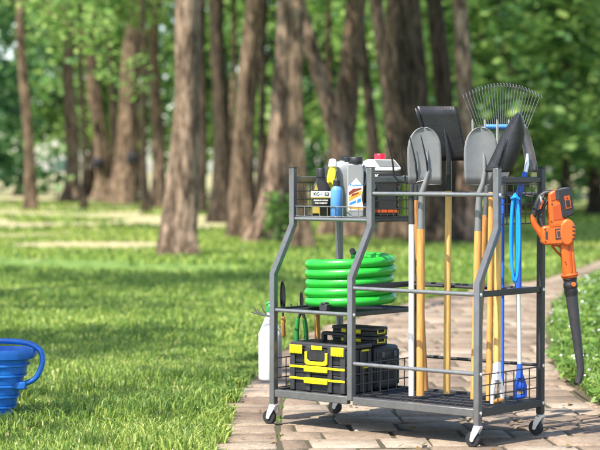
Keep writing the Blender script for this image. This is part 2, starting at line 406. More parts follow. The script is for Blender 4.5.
def blades(P, h, wd, lean, seed):
    """P (N,2) root points -> a 5 vertex bent blade each"""
    r = np.random.default_rng(seed); N = len(P)
    a = r.uniform(0, 2*PI, N); H = h*r.uniform(.5, 1.25, N); Wd = wd*r.uniform(.7, 1.3, N)
    la = r.uniform(0, 2*PI, N); ll = lean*H*r.uniform(.2, 1.2, N)
    dx, dy = np.cos(a)*Wd/2, np.sin(a)*Wd/2; ox, oy = np.cos(la)*ll, np.sin(la)*ll
    z0 = np.full(N, -.012); V = np.zeros((N, 5, 3))
    V[:, 0] = np.c_[P[:, 0]-dx, P[:, 1]-dy, z0]; V[:, 1] = np.c_[P[:, 0]+dx, P[:, 1]+dy, z0]
    V[:, 2] = np.c_[P[:, 0]+dx*.8+ox*.35, P[:, 1]+dy*.8+oy*.35, H*.6]; V[:, 3] = np.c_[P[:, 0]-dx*.8+ox*.35, P[:, 1]-dy*.8+oy*.35, H*.6]
    V[:, 4] = np.c_[P[:, 0]+ox, P[:, 1]+oy, H*(1-.25*lean)]
    V = V.reshape(-1, 3); b = np.arange(N)*5
    F = np.concatenate([np.c_[b, b+1, b+2], np.c_[b, b+2, b+3], np.c_[b+3, b+2, b+4]])
    return V, F
def scatter(n, y0, y1, x0f, x1f, seed, power=1.0):
    r = np.random.default_rng(seed); y = y0 + (y1-y0)*r.uniform(0, 1, n)**power
    lo = x0f(y); hi = x1f(y); x = lo + (hi-lo)*r.uniform(0, 1, n)
    return np.c_[x, y]
def leafquads(C, size, seed, up=.4, elong=1.6):
    r = np.random.default_rng(seed); N = len(C)
    nrm = r.normal(0, 1, (N, 3)); nrm[:, 2] = np.abs(nrm[:, 2])+up; nrm /= np.linalg.norm(nrm, axis=1)[:, None]
    t = np.cross(nrm, r.normal(0, 1, (N, 3))); t /= np.linalg.norm(t, axis=1)[:, None]; b_ = np.cross(nrm, t)
    sz = size*r.uniform(.6, 1.4, N)[:, None]
    V = np.stack([C-t*sz*elong/2, C+b_*sz*.5-t*sz*.05, C+t*sz*elong/2, C-b_*sz*.5-t*sz*.05], 1).reshape(-1, 3)
    return V, np.arange(4*N).reshape(-1, 4)
# lawn left of the path
Vs = []; Fs = []; off = 0
def acc(V, F):
    global off
    Vs.append(V); Fs.append(F+off); off += len(V)
from math import inf
def keep_clumps(P, sc, thr, seed):
    r = np.random.default_rng(seed); k = r.uniform(.6, 1.6, (6, 2))*sc; ph = r.uniform(0, 6.28, 6)
    s_ = sum(np.sin(P[:, 0]*k[i, 0]+P[:, 1]*k[i, 1]*(-1)**i+ph[i]) for i in range(6))
    return P[s_ > thr]
lf = lambda y: -1.4-.21*y
rf = lambda y: lx(y)+.012
acc(*blades(scatter(95000, 5.6, 12, lf, rf, 1), .042, .0050, .9, 11))
acc(*blades(scatter(60000, 12, 20, lf, rf, 2), .055, .010, .9, 12))
acc(*blades(keep_clumps(scatter(46000, 20, 34, lf, rf, 3), .9, -.5, 7), .065, .020, .9, 13))
acc(*blades(keep_clumps(scatter(36000, 34, 66, lambda y: -.19*y-1, lambda y: .17*y+1, 43), .9, .5, 17), .09, .05, .9, 44))
acc(*blades(keep_clumps(scatter(26000, 7, 10, lf, rf, 4), 5, .6, 8), .075, .0060, .8, 14))
acc(*blades(keep_clumps(scatter(16000, 5.6, 20, lambda y: lx(y)-.05, lambda y: lx(y)+.055, 5), 6, -.3, 19), .06, .007, 1.3, 15))
# lawn strip beyond the path on the right
acc(*blades(scatter(26000, 22, 48, lambda y: np.maximum(lx(y)-9, -2.0), lambda y: lx(y), 6), .075, .024, .9, 16))
tag(np_mesh('lawn_grass', np.concatenate(Vs), np.concatenate(Fs), 'grass'), 'short sunlit lawn grass left of the curved paved path', 'grass', kind='stuff')
# clover and weeds in the lawn
r = np.random.default_rng(61); P = keep_clumps(scatter(15000, 6, 15, lf, rf, 62), 3, 1.0, 63)
V, F = leafquads(np.c_[P, r.uniform(.004, .034, len(P))], .013, 64, 1.6, 1.1)
tag(np_mesh('clover', V, F, 'cover'), 'patches of small round clover leaves in the lawn', 'clover', kind='stuff')
# dry blades and fallen leaves
V, F = blades(scatter(9000, 6, 18, lf, rf, 51), .040, .006, 1.3, 52)
tag(np_mesh('dry_grass', V, F, mat('straw', (.48, .42, .20), .8, var=.3, vscale=30)), 'scattered dry straw coloured blades in the lawn', 'grass', kind='stuff')
def litter(n, y0, y1, a, b, seed):
    r = np.random.default_rng(seed); P = scatter(n, y0, y1, a, b, seed, 1.3); c = np.c_[P, np.full(n, .006)]
    an = r.uniform(0, 6.28, n); sz = r.uniform(.009, .026, n); V = []
    for k, (dx, dy) in enumerate(((-1, 0), (0, .5), (1.1, .1), (0, -.5))):
        V.append(np.c_[c[:, 0]+(dx*np.cos(an)-dy*np.sin(an))*sz, c[:, 1]+(dx*np.sin(an)+dy*np.cos(an))*sz*1.4, c[:, 2]+r.uniform(-.004, .009, n)])
    return np.stack(V, 1).reshape(-1, 3), np.arange(4*n).reshape(-1, 4)
V, F = litter(330, 6.8, 24, lambda y: lx(y)-.5, lambda y: np.minimum(bxx(y)+.2, 2.4+.2*y), 53)
tag(np_mesh('fallen_leaves', V, F, leaf_mat('dry leaves', [(.1, (.10, .055, .02)), (.5, (.22, .13, .05)), (.9, (.30, .26, .08))], .1)), 'small dry leaves and bits lying on the path', 'leaf litter', kind='stuff')
# weeds in the seam between border course and field
sp = []
r = np.random.default_rng(21)
for k in range(22):
    s0 = r.uniform(4.2, 9.5); p, n_ = at_s(s0); c = p+n_*(BW+.012)
    m_ = int(r.integers(4, 22)); sp.append(np.c_[c[0]+r.normal(0, .008, m_), c[1]+r.normal(0, .035, m_)])
V, F = blades(np.concatenate(sp), .014, .006, 1.2, 22)
tag(np_mesh('moss_tufts', V, F, 'cover'), 'tiny weeds and moss in the seam of the path', 'moss', kind='stuff')

# ground cover bed on the right: leafy rosettes with white flowers
r = np.random.default_rng(31)
cen = scatter(1500, 8.1, 23, lambda y: bxx(y)+.06, lambda y: bxx(y)+.06+np.minimum(2.3, .9+.16*(y-7)), 32, 1.25)
Vs = []; Fs = []; off = 0; FL = []
for (x, y) in cen:
    d_edge = x-float(bxx(y)); hh = (.07+.16*min(1, d_edge/.45))*r.uniform(.6, 1.25); n_ = 34
    a = r.uniform(0, 2*PI, n_); rad = .10*np.sqrt(r.uniform(0, 1, n_))
    C = np.c_[x+np.cos(a)*rad, y+np.sin(a)*rad, hh*(1-(rad/.14)**2)*r.uniform(.35, 1.0, n_)+.01]
    acc(*leafquads(C, .026 if y < 13 else .034, int(r.integers(1e9)), .6, 2.0))
    if r.uniform() < .20:
        k = int(r.integers(2, 7)); FL.append(np.c_[x+r.normal(0, .04, k), y+r.normal(0, .04, k), hh+r.uniform(0, .03, k)])
tag(np_mesh('ground_cover', np.concatenate(Vs), np.concatenate(Fs), 'cover'), 'leafy green ground cover in the bed right of the path', 'ground cover', kind='stuff')
Vb, Fb = blades(scatter(16000, 8.0, 23, lambda y: bxx(y)+.02, lambda y: bxx(y)+1.2+.12*(y-7), 33, 1.3), .17, .007, .9, 34)
tag(np_mesh('bed_grass', Vb, Fb, 'cover'), 'long thin grass blades among the ground cover', 'grass', kind='stuff')
V, F = leafquads(np.concatenate(FL), .016, 35, 1.2, 1.0)
V2, F2 = leafquads(np.concatenate(FL)+np.array([.004, -.004, .004]), .014, 36, 1.0, 1.0)
tag(np_mesh('white_flowers', np.concatenate([V, V2]), np.concatenate([F, F2+len(V)]), 'petal'), 'small white flowers sprinkled over the ground cover', 'flowers', kind='stuff')

# ---------------------------------------------------------------- trees
def crown_mesh(name, seed, z0, z1, rad, clumps, per, size, mt, low=.5, shape=1.0):
    r = np.random.default_rng(seed); Cs = []
    for k in range(clumps):
        t = r.uniform(0, 1); z = z0+(z1-z0)*t
        rr = rad*(math.sin(PI*min(1, max(.02, low+(1-low)*t)))**.6)*math.sqrt(r.uniform(.15, 1))
        a = r.uniform(0, 2*PI); c = np.array([math.cos(a)*rr, math.sin(a)*rr, z]); sg = rad*r.uniform(.10, .22)*shape
        Cs.append(c+r.normal(0, 1, (per, 3))*np.array([sg, sg, sg*.6]))
    C = np.concatenate(Cs); C[:, 2] = np.maximum(C[:, 2], z0*.6)
    V, F = leafquads(C, size, seed+1, .3, 1.5)
    o = np_mesh(name, V, F, mt); me = o.data; bpy.data.objects.remove(o); return me
def trunk_mb(h, r0, r1, lean, seed, limbs=5, flare=1.7, zl=4.5, bend=.1):
    rr = np.random.default_rng(seed); mb = MB(); n = 56; SG = 26; pts = []; rad = []
    ph = rr.uniform(0, 6, 4)
    for i in range(n):
        t = i/(n-1); z = h*t
        x = lean[0]*z + bend*math.sin(z*1.05)*(1 if ph[0] > 3 else -1); y = lean[1]*z + bend*math.sin(z*.8)
        pts.append((x, y, z-.15 if i == 0 else z))
        rad.append((r0*(1-t)+r1*t)*(1+(flare-1)*math.exp(-z/.35)+.14*math.exp(-z/1.3))*(1+.05*math.sin(ph[2]+z*3)))
    mb.tube(pts, rad, SG)
    # knobbly cross-section with root ribs
    for i in range(n):
        z = pts[i][2]
        for k in range(SG):
            j = i*SG+k; a = 2*PI*k/SG; p = np.array(mb.v[j]); c = np.array(pts[i])
            f = 1+.07*math.sin(3*a+ph[3]+z*.5)+.05*math.sin(5*a+ph[1]-z*.8)+.035*math.sin(9*a+z*2.3+ph[0])+.03*math.sin(z*6.1+2*a+ph[2])+.42*math.exp(-max(0, z)/.28)*max(0, math.sin(4*a+ph[2]))
            mb.v[j] = tuple(c+(p-c)*f)
    for k in range(limbs):
        t = rr.uniform(zl/h, .92); z = h*t; i = int(t*(n-1)); p = Vector(pts[i]); a = rr.uniform(0, 2*PI); L = rr.uniform(1.2, 2.6)
        d_ = Vector((math.cos(a), math.sin(a), rr.uniform(.3, 1.0))).normalized()
        q = [p+d_*L*s_+Vector((0, 0, .35*L*s_*s_)) for s_ in (0, .3, .6, 1)]
        mb.tube(q, [rad[i]*.45, rad[i]*.32, rad[i]*.2, .02], 8)
    return mb
canopy = [crown_mesh('canopy%d' % k, 100+k, 4.9, 11, 2.9, 42, 52, .15, ['leaf', 'leaf_bright', 'leaf'][k], .35, .7) for k in range(3)]
PX = 1900.0
def gy(v): return 1.0925*PX/(v-169.9)            # distance at which the ground meets image row v
# image row of base, x at base, x at mid frame, width, bark, label
TR = [
 (56, -1, 202, 72, 70, 13, 'light', 'slim pale trunk left of all the other trees, beside the pale board'),
 (0, 0, 199, 104, 93, 14, 'mid', 'brown trunk with a dark bundle, second from the left'),
 (0, 0, 199, 118, 110, 7, 'dark', 'very thin dark trunk between the two trunks with dark bundles'),
 (0, 0, 203, 121, 133, 21, 'mid', 'broad brown trunk leaning right with a dark bundle on it'),
 (0, 0, 207, 158, 156, 12, 'mid', 'slim brown trunk just left of the big pale trunk'),
 (0, 0, 256, 177, 186, 26, 'light', 'big pale trunk with flared base, nearest tree on the left lawn'),
 (0, 0, 222, 221, 219, 16, 'dark', 'straight dark trunk right of the big pale trunk'),
 (0, 0, 238, 242, 250, 20, 'mid', 'brown knobbly trunk between the straight dark trunk and the ivy foot trunk'),
 (0, 0, 243, 268, 285, 24, 'light', 'light brown trunk leaning right, left of the rack'),
 (0, 0, 249, 303, 298, 14, 'mid', 'slender brown trunk seen through the bottle basket'),
 (0, 0, 238, 362, 314, 17, 'light', 'pale trunk leaning left above the bottle basket'),
 (0, 0, 236, 341, 350, 22, 'mid', 'brown trunk behind the grey motor oil bottle'),
 (0, 0, 226, 377, 364, 11, 'dark', 'thin dark trunk behind the jerrycan'),
 (0, 0, 232, 402, 384, 15, 'light', 'pale trunk behind the fork tines'),
 (0, 0, 244, 434, 412, 27, 'dark', 'thick dark trunk behind the square black shovel'),
 (0, 0, 243, 465, 462, 16, 'light', 'pale sunlit trunk seen between the two round grey shovels'),
 (0, 0, 216, 500, 486, 11, 'dark', 'dark slim trunk behind the leaf rake'),
 (0, 0, 218, 563, 566, 6, 'dark', 'thin dark sapling trunk behind the leaf blower'),
 (0, 0, 210, 30, 24, 10, 'mid', 'slim brown trunk at the far left edge of the woods'),
 (0, 0, 241, 391, 396, 20, 'mid', 'thick brown trunk in the dark cluster left of the square black shovel'),
 (0, 0, 233, 449, 440, 18, 'dark', 'dark trunk close behind the square black shovel shaft'),
 (0, 0, 212, 146, 143, 6, 'dark', 'very thin dark trunk left of the slim brown trunk'),
 (0, 0, 211, 232, 233, 6, 'mid', 'very thin brown trunk right of the straight dark trunk'),
 (0, 0, 213, 257, 264, 7, 'dark', 'thin dark trunk left of the light leaning trunk'),
 (0, 0, 212, 331, 330, 7, 'mid', 'thin brown trunk behind the yellow squeeze bottle'),
 (0, 0, 208, 84, 82, 5, 'dark', 'thin dark trunk just right of the slim pale trunk'),
 (0, 0, 211, 428, 425, 8, 'light', 'thin pale trunk behind the left grey shovel'),
 (0, 0, 207, 530, 522, 7, 'dark', 'thin dark trunk right of the leaf rake'),
 (0, 0, 206, 596, 590, 8, 'mid', 'thin brown trunk at the right edge of the woods'),
 (0, 0, 214, 200, 203, 8, 'dark', 'thin dark trunk between big pale trunk and straight dark trunk'),
]
TREES = []
for i, (_, _, vb, xb, xt, wpx, bk, lab) in enumerate(TR):
    Y = gy(vb); sc = Y/PX; X = (xb-300)*sc; zt = 1.09+(169.9-60)*sc
    lean = (xt-xb)*sc/zt; r0 = wpx*sc/2
    h = 11.5 if wpx*sc > .3 else 9.5
    t = empty('tree', (X, Y, 0), 0, lab, 'tree', 'woodland trees behind the rack')
    mb = trunk_mb(h, r0*1.08, r0*.55, (lean, 0), 200+i, 6, 1.55, 5.6, .03+.06*(wpx*sc))
    mb.build('trunk', 'bark_'+bk, t)
    cr = bpy.data.objects.new('crown', canopy[i % 3]); COL.objects.link(cr); cr.parent = t
    cr.location = (lean*7.5, 0, 1.2+.3*(i % 4)); cr.rotation_euler = (0, 0, i*1.3)
    s_ = (.85+.08*(i % 4)); cr.scale = (s_, s_, s_ if h > 10 else .85)
    TREES.append(t)
# ivy at the foot of the leaning light trunk
r = np.random.default_rng(3)
n_ = 700; a = r.uniform(0, 2*PI, n_); z = r.uniform(0, .75, n_); rad = .30*(1-.4*z)+r.normal(0, .04, n_)
Y = gy(243)
V, F = leafquads(np.c_[np.cos(a)*rad, np.sin(a)*rad, z], .07, 9, .2, 1.2)
iv = np_mesh('ivy', V, F, 'leaf_bright'); iv.location = ((286-300)*Y/PX, Y-.25, 0)
tag(iv, 'bright green ivy clump at the foot of the light leaning trunk', 'ivy')

# leafy trees further back, each with low foliage down to the ground
understory = [crown_mesh('under%d' % k, 300+k, (1.9, .6, 1.6, .6)[k], 10.5, 3.0, 80, 58, .22, ['leaf', 'leaf_dark', 'leaf_bright', 'leaf_dark'][k], .42) for k in range(4)]
tb = [trunk_mb(8.5, .16, .05, (0, 0), 400+k, 5, 1.4, 1.5, .25) for k in range(2)]
tm = [t_.build('trunk', 'bark_dark') for t_ in tb]
rr = random.Random(8)
spots = []
for k in range(8): spots.append((-11.5+k*3.2+rr.uniform(-.6, .6), 76+rr.uniform(-4, 4)))
for k in range(8): spots.append((-16+k*4.4+rr.uniform(-.8, .8), 93+rr.uniform(-5, 5)))
spots += [(4.6, 42), (7.2, 46), (5.9, 50), (9.4, 53), (-11.6, 62), (3.4, 66), (6.4, 70)]
KL = ['mid green leafy tree', 'dark green dense tree', 'bright green leafy tree', 'deep green bushy tree']
def where(x, y):
    u = 300+x/y*PX
    names = [(55, 'at the left edge'), (120, 'behind the pale board'), (170, 'behind the leaning brown trunks'), (215, 'behind the big pale trunk'), (262, 'behind the straight dark trunk'),
             (310, 'left of the rack top'), (365, 'behind the bottles'), (420, 'behind the fork tines'), (470, 'behind the square shovel'), (525, 'behind the leaf rake'), (580, 'above the leaf blower'), (9999, 'at the right edge')]
    for a_, n2 in names:
        if u < a_: return n2
USED = set()
spots.sort(key=lambda p: p[1])
def uniq(l):
    if l in USED: l = l.replace(' tree,', ' tree, set back,')
    USED.add(l); return l
for i, (x, y) in enumerate(spots):
    k = (i*3+int(abs(x))) % 4; low = y < 55
    t = empty('leafy_tree', (x, y, 0), rr.uniform(0, 6.28), uniq('%s, %s, %s' % (KL[k], where(x, y), 'nearest of the leafy row' if y < 71 else ('in the middle leafy row' if y < 84 else 'in the farthest leafy row'))), 'tree', 'leafy trees at the back of the woods')
    c = bpy.data.objects.new('crown', understory[k]); COL.objects.link(c); c.parent = t
    s_ = rr.uniform(.85, 1.15); c.scale = (s_, s_, s_*(.62 if low else 1))
    q = tm[i % 2] if i < 2 else tm[i % 2].copy()
    if i >= 2: COL.objects.link(q)
    q.parent = t; q.scale = (1, 1, .62 if low else 1)
# far wood: one mass
r = np.random.default_rng(77)
Cs = []
for k in range(105):
    c = np.array([r.uniform(-42, 42), r.uniform(104, 124), 0]); c[2] = r.uniform(2.2, 12+4*math.sin(c[0]*.45))
    Cs.append(c+r.normal(0, 1, (80, 3))*np.array([1.7, 1.2, 1.1]))
C = np.concatenate(Cs); C = C[C[:, 2] > 0]
V, F = leafquads(C, .48, 78, .3, 1.3)
tag(np_mesh('far_wood', V, F, 'leaf_dark'), 'far off dark green wood closing the view', 'wood', kind='stuff')
# large trees left of the picture whose crowns shade the lawn
big = crown_mesh('shade_crown', 500, 4.6, 10.5, 3.6, 30, 60, .15, 'leaf_bright', .3, .62)
for k, (x, y, lab) in enumerate([(-5.7, 13.8, 'broad leafy tree outside the frame on the left lawn, farther from the rack'), (-7.2, 7.0, 'broad leafy tree outside the frame on the left lawn, nearer to the rack')]):
    t = empty('shade_tree', (x, y, 0), k*2, lab, 'tree')
    trunk_mb(10.5, .26, .1, (0, 0), 600+k, 8, 1.6, 4.4, .2).build('trunk', 'bark_mid', t)
    c = bpy.data.objects.new('crown', big); COL.objects.link(c); c.parent = t
# low branch of leaves reaching into the top of the view
r = np.random.default_rng(91); Cs = []
bt = empty('drooping_branch_tree', (-6.9, 33.0, 0), 0, 'tree at the far left whose bright leafy branch droops before the trunks', 'tree')
trunk_mb(10, .2, .08, (0, 0), 611, 6, 1.5, 4.5, .1).build('trunk', 'bark_mid', bt)
bmb = MB(); bmb.tube([(0, 0, 4.6), (1.4, 0, 4.5), (2.6, 0, 3.8), (3.9, 0, 2.95)], [.07, .05, .03, .01], 8).build('limb', 'bark_mid', bt)
for k in range(60):
    t_ = r.uniform(.3, 1); c = np.array([4.1*t_, r.normal(0, .3), 4.6-1.75*t_*t_+r.normal(0, .22)]); Cs.append(c+r.normal(0, 1, (16, 3))*.16)
V, F = leafquads(np.concatenate(Cs), .085, 92, .8, 1.4); np_mesh('crown', V, F, 'leaf_bright', bt)

# far small things seen between the trunks
Y = gy(200)-3; s0 = Y/PX
nb = empty('notice_board', ((64-300)*s0, Y, 0), .2, 'pale blue-green notice board on two posts in the woods', 'notice board')
MB().bx(-.30, .30, -.03, .03, 1.02, 1.45).build('panel', mat('pale teal panel', (.45, .62, .58), .5, var=.1, vscale=4), nb, bevel=.01)
for x in (-.26, .26): MB().bx(x-.03, x+.03, .035, .095, 0, 1.5).build('post', 'steel_dark', nb, bevel=.005)
def bundle(u, v, Y, w_, h_, lab):
    s0 = Y/PX; t = empty('cloth_bundle', ((u-300)*s0, Y-.32, 1.0925+(169.9-v)*s0), 0, lab, 'bundle', 'dark bundles tied to trunks')
    mb = MB(); mb.lathe([(.02, -h_*.5), (w_*.34, -h_*.45), (w_*.5, -h_*.1), (w_*.46, h_*.2), (w_*.25, h_*.45), (.02, h_*.5)], 20, sx=1, sy=.7)
    rr2 = random.Random(int(u)); mb.v = [(x*(1+rr2.uniform(-.06, .06)), y*(1+rr2.uniform(-.06, .06)), z) for x, y, z in mb.v]
    mb.build('bag', mat('dark cloth', (.012, .013, .018), .8, var=.3, vscale=6, bump=.5, bscale=12), t)
    MB().tube([(-w_*.3, .1, h_*.1), (0, -.2*w_-.12, h_*.12), (w_*.3, .1, h_*.1)], .018, 8).build('strap', 'black', t)
bundle(99, 163, gy(199), .50, .42, 'dark bundle hanging on the left of the two laden trunks')
bundle(133, 158, gy(203), .40, .40, 'dark bundle hanging on the right of the two laden trunks')

# blue ribbed garden tub on the lawn at the left edge
tub = empty('garden_tub', (-1.785, 8.36, 0), 0, 'blue ribbed plastic tub with looped tube handle on the lawn', 'tub')
Z0, Z1 = .0, .305
prof = [(.02, Z0), (.47, Z0), (.50, Z0+.012)]
for k in range(5):
    z = Z0+.015+k*.046; R0 = .515+.015*k
    prof += [(R0, z), (R0+.006, z+.030), (R0+.017, z+.034), (R0+.017, z+.041), (R0+.008, z+.045)]
prof += [(.590, Z1-.045), (.615, Z1-.040), (.625, Z1-.015), (.620, Z1), (.600, Z1), (.575, Z1-.04), (.48, Z0+.04), (.02, Z0+.035)]
MB().lathe(prof, 64, sx=1.0, sy=.24, n=3.6).build('basin', 'tub', tub)
def spline3(P, k=6):
    P = [Vector(p) for p in P]; out = []
    for i in range(len(P)-1):
        a, b_, c, d_ = P[max(0, i-1)], P[i], P[i+1], P[min(len(P)-1, i+2)]
        for j in range(k):
            t = j/k; out.append(.5*((2*b_)+(c-a)*t+(2*a-5*b_+4*c-d_)*t*t+(3*b_-a-3*c+d_)*t**3))
    return out+[P[-1]]
MB().tube(spline3([(-.50, .02, .24), (-.53, .02, .29), (-.46, .02, .325), (.30, .02, .335), (.54, .0, .335), (.63, -.02, .31), (.655, -.04, .265), (.645, -.05, .215), (.62, -.05, .175), (.565, -.05, .15)]), .0125, 12).build('handle', 'tub', tub)
MB().box((.555, -.05, .148), (.06, .05, .034)).build('bracket', 'tub', tub, bevel=.006)

# ---------------------------------------------------------------- the storage rack
Lx, Mx, Wy, D1 = 1.0637, .4267, .4496, .1297
zb, z0, z1, zs, zu, zk, ZT = .1348, .2887, .6022, .4916, .9929, .8808, 1.10
PW = .027
rack = empty('storage_rack', RO, YAW, 'grey steel tool storage rack on four casters standing on the paved path', 'rack')
for x in (0, Mx, Lx):
    q = [(x, 0, .088 if x != Mx else zb), (x, 0, .645), (x, D1, .855), (x, D1, ZT)]
    MB().sq(q, PW, up=(1, 0, 0)).build('post', 'steel', rack, bevel=.003)
    MB().bx(x-PW/2-.001, x+PW/2+.001, D1-PW/2-.001, D1+PW/2+.001, ZT+.0005, ZT+.005).build('post_cap', 'black', rack, bevel=.001)
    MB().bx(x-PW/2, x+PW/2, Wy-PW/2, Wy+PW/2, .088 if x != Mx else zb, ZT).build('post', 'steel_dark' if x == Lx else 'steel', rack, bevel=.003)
    MB().bx(x-PW/2-.001, x+PW/2+.001, Wy-PW/2-.001, Wy+PW/2+.001, ZT+.0005, ZT+.005).build('post_cap', 'black', rack, bevel=.001)
h = PW/2+.0005
# bottom frame
def beam(x0, x1, y0, y1, za, zc, m='steel', nm='beam'): return MB().bx(x0, x1, y0, y1, za, zc).build(nm, m, rack, bevel=.003)
beam(h, Mx-h, -.011, .014, zb-.016, zb+.016); beam(Mx+h, Lx-h, -.011, .014, zb-.016, zb+.016)
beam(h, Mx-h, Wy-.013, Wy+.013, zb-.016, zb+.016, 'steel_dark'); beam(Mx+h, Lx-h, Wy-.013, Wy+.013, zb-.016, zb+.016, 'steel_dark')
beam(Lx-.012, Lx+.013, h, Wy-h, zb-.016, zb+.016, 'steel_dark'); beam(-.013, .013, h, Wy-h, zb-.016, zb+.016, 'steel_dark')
# floor: dark pressed mesh with ribs
fl = MB(); ztop = zb+.004
fl.bx(.0145, Lx-.0145, .0155, Wy-.0145, ztop-.003, ztop)
fl.build('floor_plate', 'steel_dark', rack)
fl = MB()
x = .03
while x < Lx-.03: fl.tube([(x, .018, ztop+.0025), (x, Wy-.016, ztop+.0025)], .0022, 6); x += .021
y = .06
while y < Wy-.03: fl.tube([(.016, y, ztop+.006), (Lx-.016, y, ztop+.006)], .0018, 6); y += .075
fl.build('floor_grid', 'wire', rack)
ZF = ztop+.0078
def bar(a, b, m='bar', r=.0085, nm='bar'): return MB().tube([a, b], r, 14).build(nm, m, rack)
def flat(x0, x1, y0, y1, z, m='steel_dark', hh=.012): return beam(x0, x1, y0, y1, z-hh, z+hh, m, 'rail')
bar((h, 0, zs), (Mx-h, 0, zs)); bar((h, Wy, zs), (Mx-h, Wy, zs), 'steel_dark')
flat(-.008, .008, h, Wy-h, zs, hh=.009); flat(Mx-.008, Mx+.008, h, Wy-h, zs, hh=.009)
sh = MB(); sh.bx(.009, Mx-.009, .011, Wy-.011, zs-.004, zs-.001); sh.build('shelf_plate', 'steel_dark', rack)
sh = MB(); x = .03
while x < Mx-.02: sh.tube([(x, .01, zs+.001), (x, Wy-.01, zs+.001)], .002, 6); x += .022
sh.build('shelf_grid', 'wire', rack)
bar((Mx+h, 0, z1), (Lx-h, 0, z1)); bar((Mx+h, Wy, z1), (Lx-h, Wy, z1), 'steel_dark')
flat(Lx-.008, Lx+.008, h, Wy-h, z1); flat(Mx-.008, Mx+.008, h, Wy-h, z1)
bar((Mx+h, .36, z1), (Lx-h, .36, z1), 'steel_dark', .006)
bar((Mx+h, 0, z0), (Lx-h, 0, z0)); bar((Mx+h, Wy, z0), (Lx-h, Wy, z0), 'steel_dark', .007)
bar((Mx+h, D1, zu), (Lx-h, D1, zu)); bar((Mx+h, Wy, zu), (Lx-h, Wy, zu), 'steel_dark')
# top side rails
zt2 = 1.052
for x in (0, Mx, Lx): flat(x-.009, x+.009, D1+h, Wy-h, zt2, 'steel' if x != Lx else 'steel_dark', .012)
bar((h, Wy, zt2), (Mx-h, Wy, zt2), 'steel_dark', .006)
# upper basket
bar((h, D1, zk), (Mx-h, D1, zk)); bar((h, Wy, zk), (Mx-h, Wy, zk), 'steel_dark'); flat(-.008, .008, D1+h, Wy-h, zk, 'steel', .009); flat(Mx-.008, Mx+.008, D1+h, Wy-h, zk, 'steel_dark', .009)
bf = MB(); x = .02
while x < Mx-.01: bf.tube([(x, D1+.01, zk+.004), (x, Wy-.01, zk+.004)], .0016, 6); x += .022
y = D1+.04
while y < Wy-.02: bf.tube([(h, y, zk+.0075), (Mx-h, y, zk+.0075)], .0016, 6); y += .05
bf.build('basket_floor', 'wire', rack)
def grid_panel(axis, c, a0, a1, za, zc, na, nz, nm='wire_panel', r=.0019, m='wire'):
    mb = MB()
    for i in range(na+1):
        a = a0+(a1-a0)*i/na; p = [(c, a, za), (c, a, zc)] if axis == 'x' else [(a, c, za), (a, c, zc)]; mb.tube(p, r, 6)
    for j in range(nz+1):
        z = za+(zc-za)*j/nz; p = [(c+.003, a0-.005, z), (c+.003, a1+.005, z)] if axis == 'x' else [(a0-.005, c-.003, z), (a1+.005, c-.003, z)]; mb.tube(p, r*1.2, 6)
    return mb.build(nm, m, rack)
grid_panel('y', D1, h+.008, Mx-h-.008, zk+.012, zk+.055, 9, 1, m='bar')
grid_panel('y', Wy, h+.008, Mx-h-.008, zk+.012, zk+.055, 9, 1)
grid_panel('x', 0, D1+h+.01, Wy-h-.01, zk+.012, zk+.155, 6, 4); grid_panel('x', Mx, D1+h+.01, Wy-h-.01, zk+.012, zk+.155, 6, 4)
# lower wire sides
for x in (0, Mx, Lx): grid_panel('x', x, h+.012, Wy-h-.012, zb+.022, z0-.005, 7, 3, r=.0022)
# pegboard grid under the top right rail, with hooks
grid_panel('x', Lx, D1+h+.01, Wy-h-.01, .875, 1.035, 6, 4, r=.0022)
hk = MB()
for y in (.19, .31): hk.tube([(Lx+.004, y, .99), (Lx+.05, y, .985), (Lx+.06, y, 1.0)], .003, 8)
hk.build('hook', 'wire', rack)
# hook strip on the left side
hk = MB()
for y in (.05, .12, .19, .26, .33): hk.tube([(-.009, y, zs+.002), (-.055, y, zs-.004), (-.062, y, zs+.012)], .003, 8)
hk.build('hook', 'wire', rack)
# bolts
def bolt(p, ax):
    mb = MB(); d_ = Vector(ax); p = Vector(p); mb.tube([p, p+d_*.002], .0075, 14); mb.tube([p+d_*.002, p+d_*.0045], [.0055, .003], 14); return mb.build('bolt', 'zinc', rack)
for y, zz in ((0, (zb, z0, z1)), (Wy, (zb, z0, z1, .98)), (D1, (zu,))):
    for z in zz: bolt((Lx+PW/2, y, z), (1, 0, 0))
for z in (zs, z0): bolt((Mx+PW/2, 0, z), (1, 0, 0))
# casters
def caster(x, y, a):
    c = bpy.data.objects.new('caster', None); COL.objects.link(c); c.parent = rack; c.location = (x, y, 0); c.rotation_euler = (0, 0, a); c.empty_display_size = .05
    MB().lathe([(.005, .076), (.017, .076), (.019, .079), (.019, .084), (.01, .0875)], 20).build('swivel', 'zinc', c)
    wy = .022
    f = MB()
    for sx in (-1, 1):
        f.prism([(-.016, .079), (.014, .079), (.026, .050), (.028, .034), (.020, .025), (.010, .034), (-.004, .056)], sx*.0155-.0015, sx*.0155+.0015)
    f.bx(-.014, .016, -.0165, .0165, .073, .0785)
    f.build('fork', 'zinc', c, bevel=.001)
    w_ = MB(); R0 = .0305; cx, cz = .020, .0305
    pr = [(.010, -.011), (R0-.004, -.011), (R0, -.007), (R0, .007), (R0-.004, .011), (.010, .011)]
    V = []; sg = 28
    for r_, yy in pr:
        for k in range(sg): V.append((cx+r_*math.cos(2*PI*k/sg), yy, cz+r_*math.sin(2*PI*k/sg)))
    Fq = [(i*sg+k, i*sg+(k+1) % sg, (i+1)*sg+(k+1) % sg, (i+1)*sg+k) for i in range(5) for k in range(sg)]
    w_.add(V, Fq); w_.build('wheel', 'rubber', c)
    MB().tube([(cx, -.0185, cz), (cx, .0185, cz)], .008, 14).build('axle', 'zinc', c)
    return c
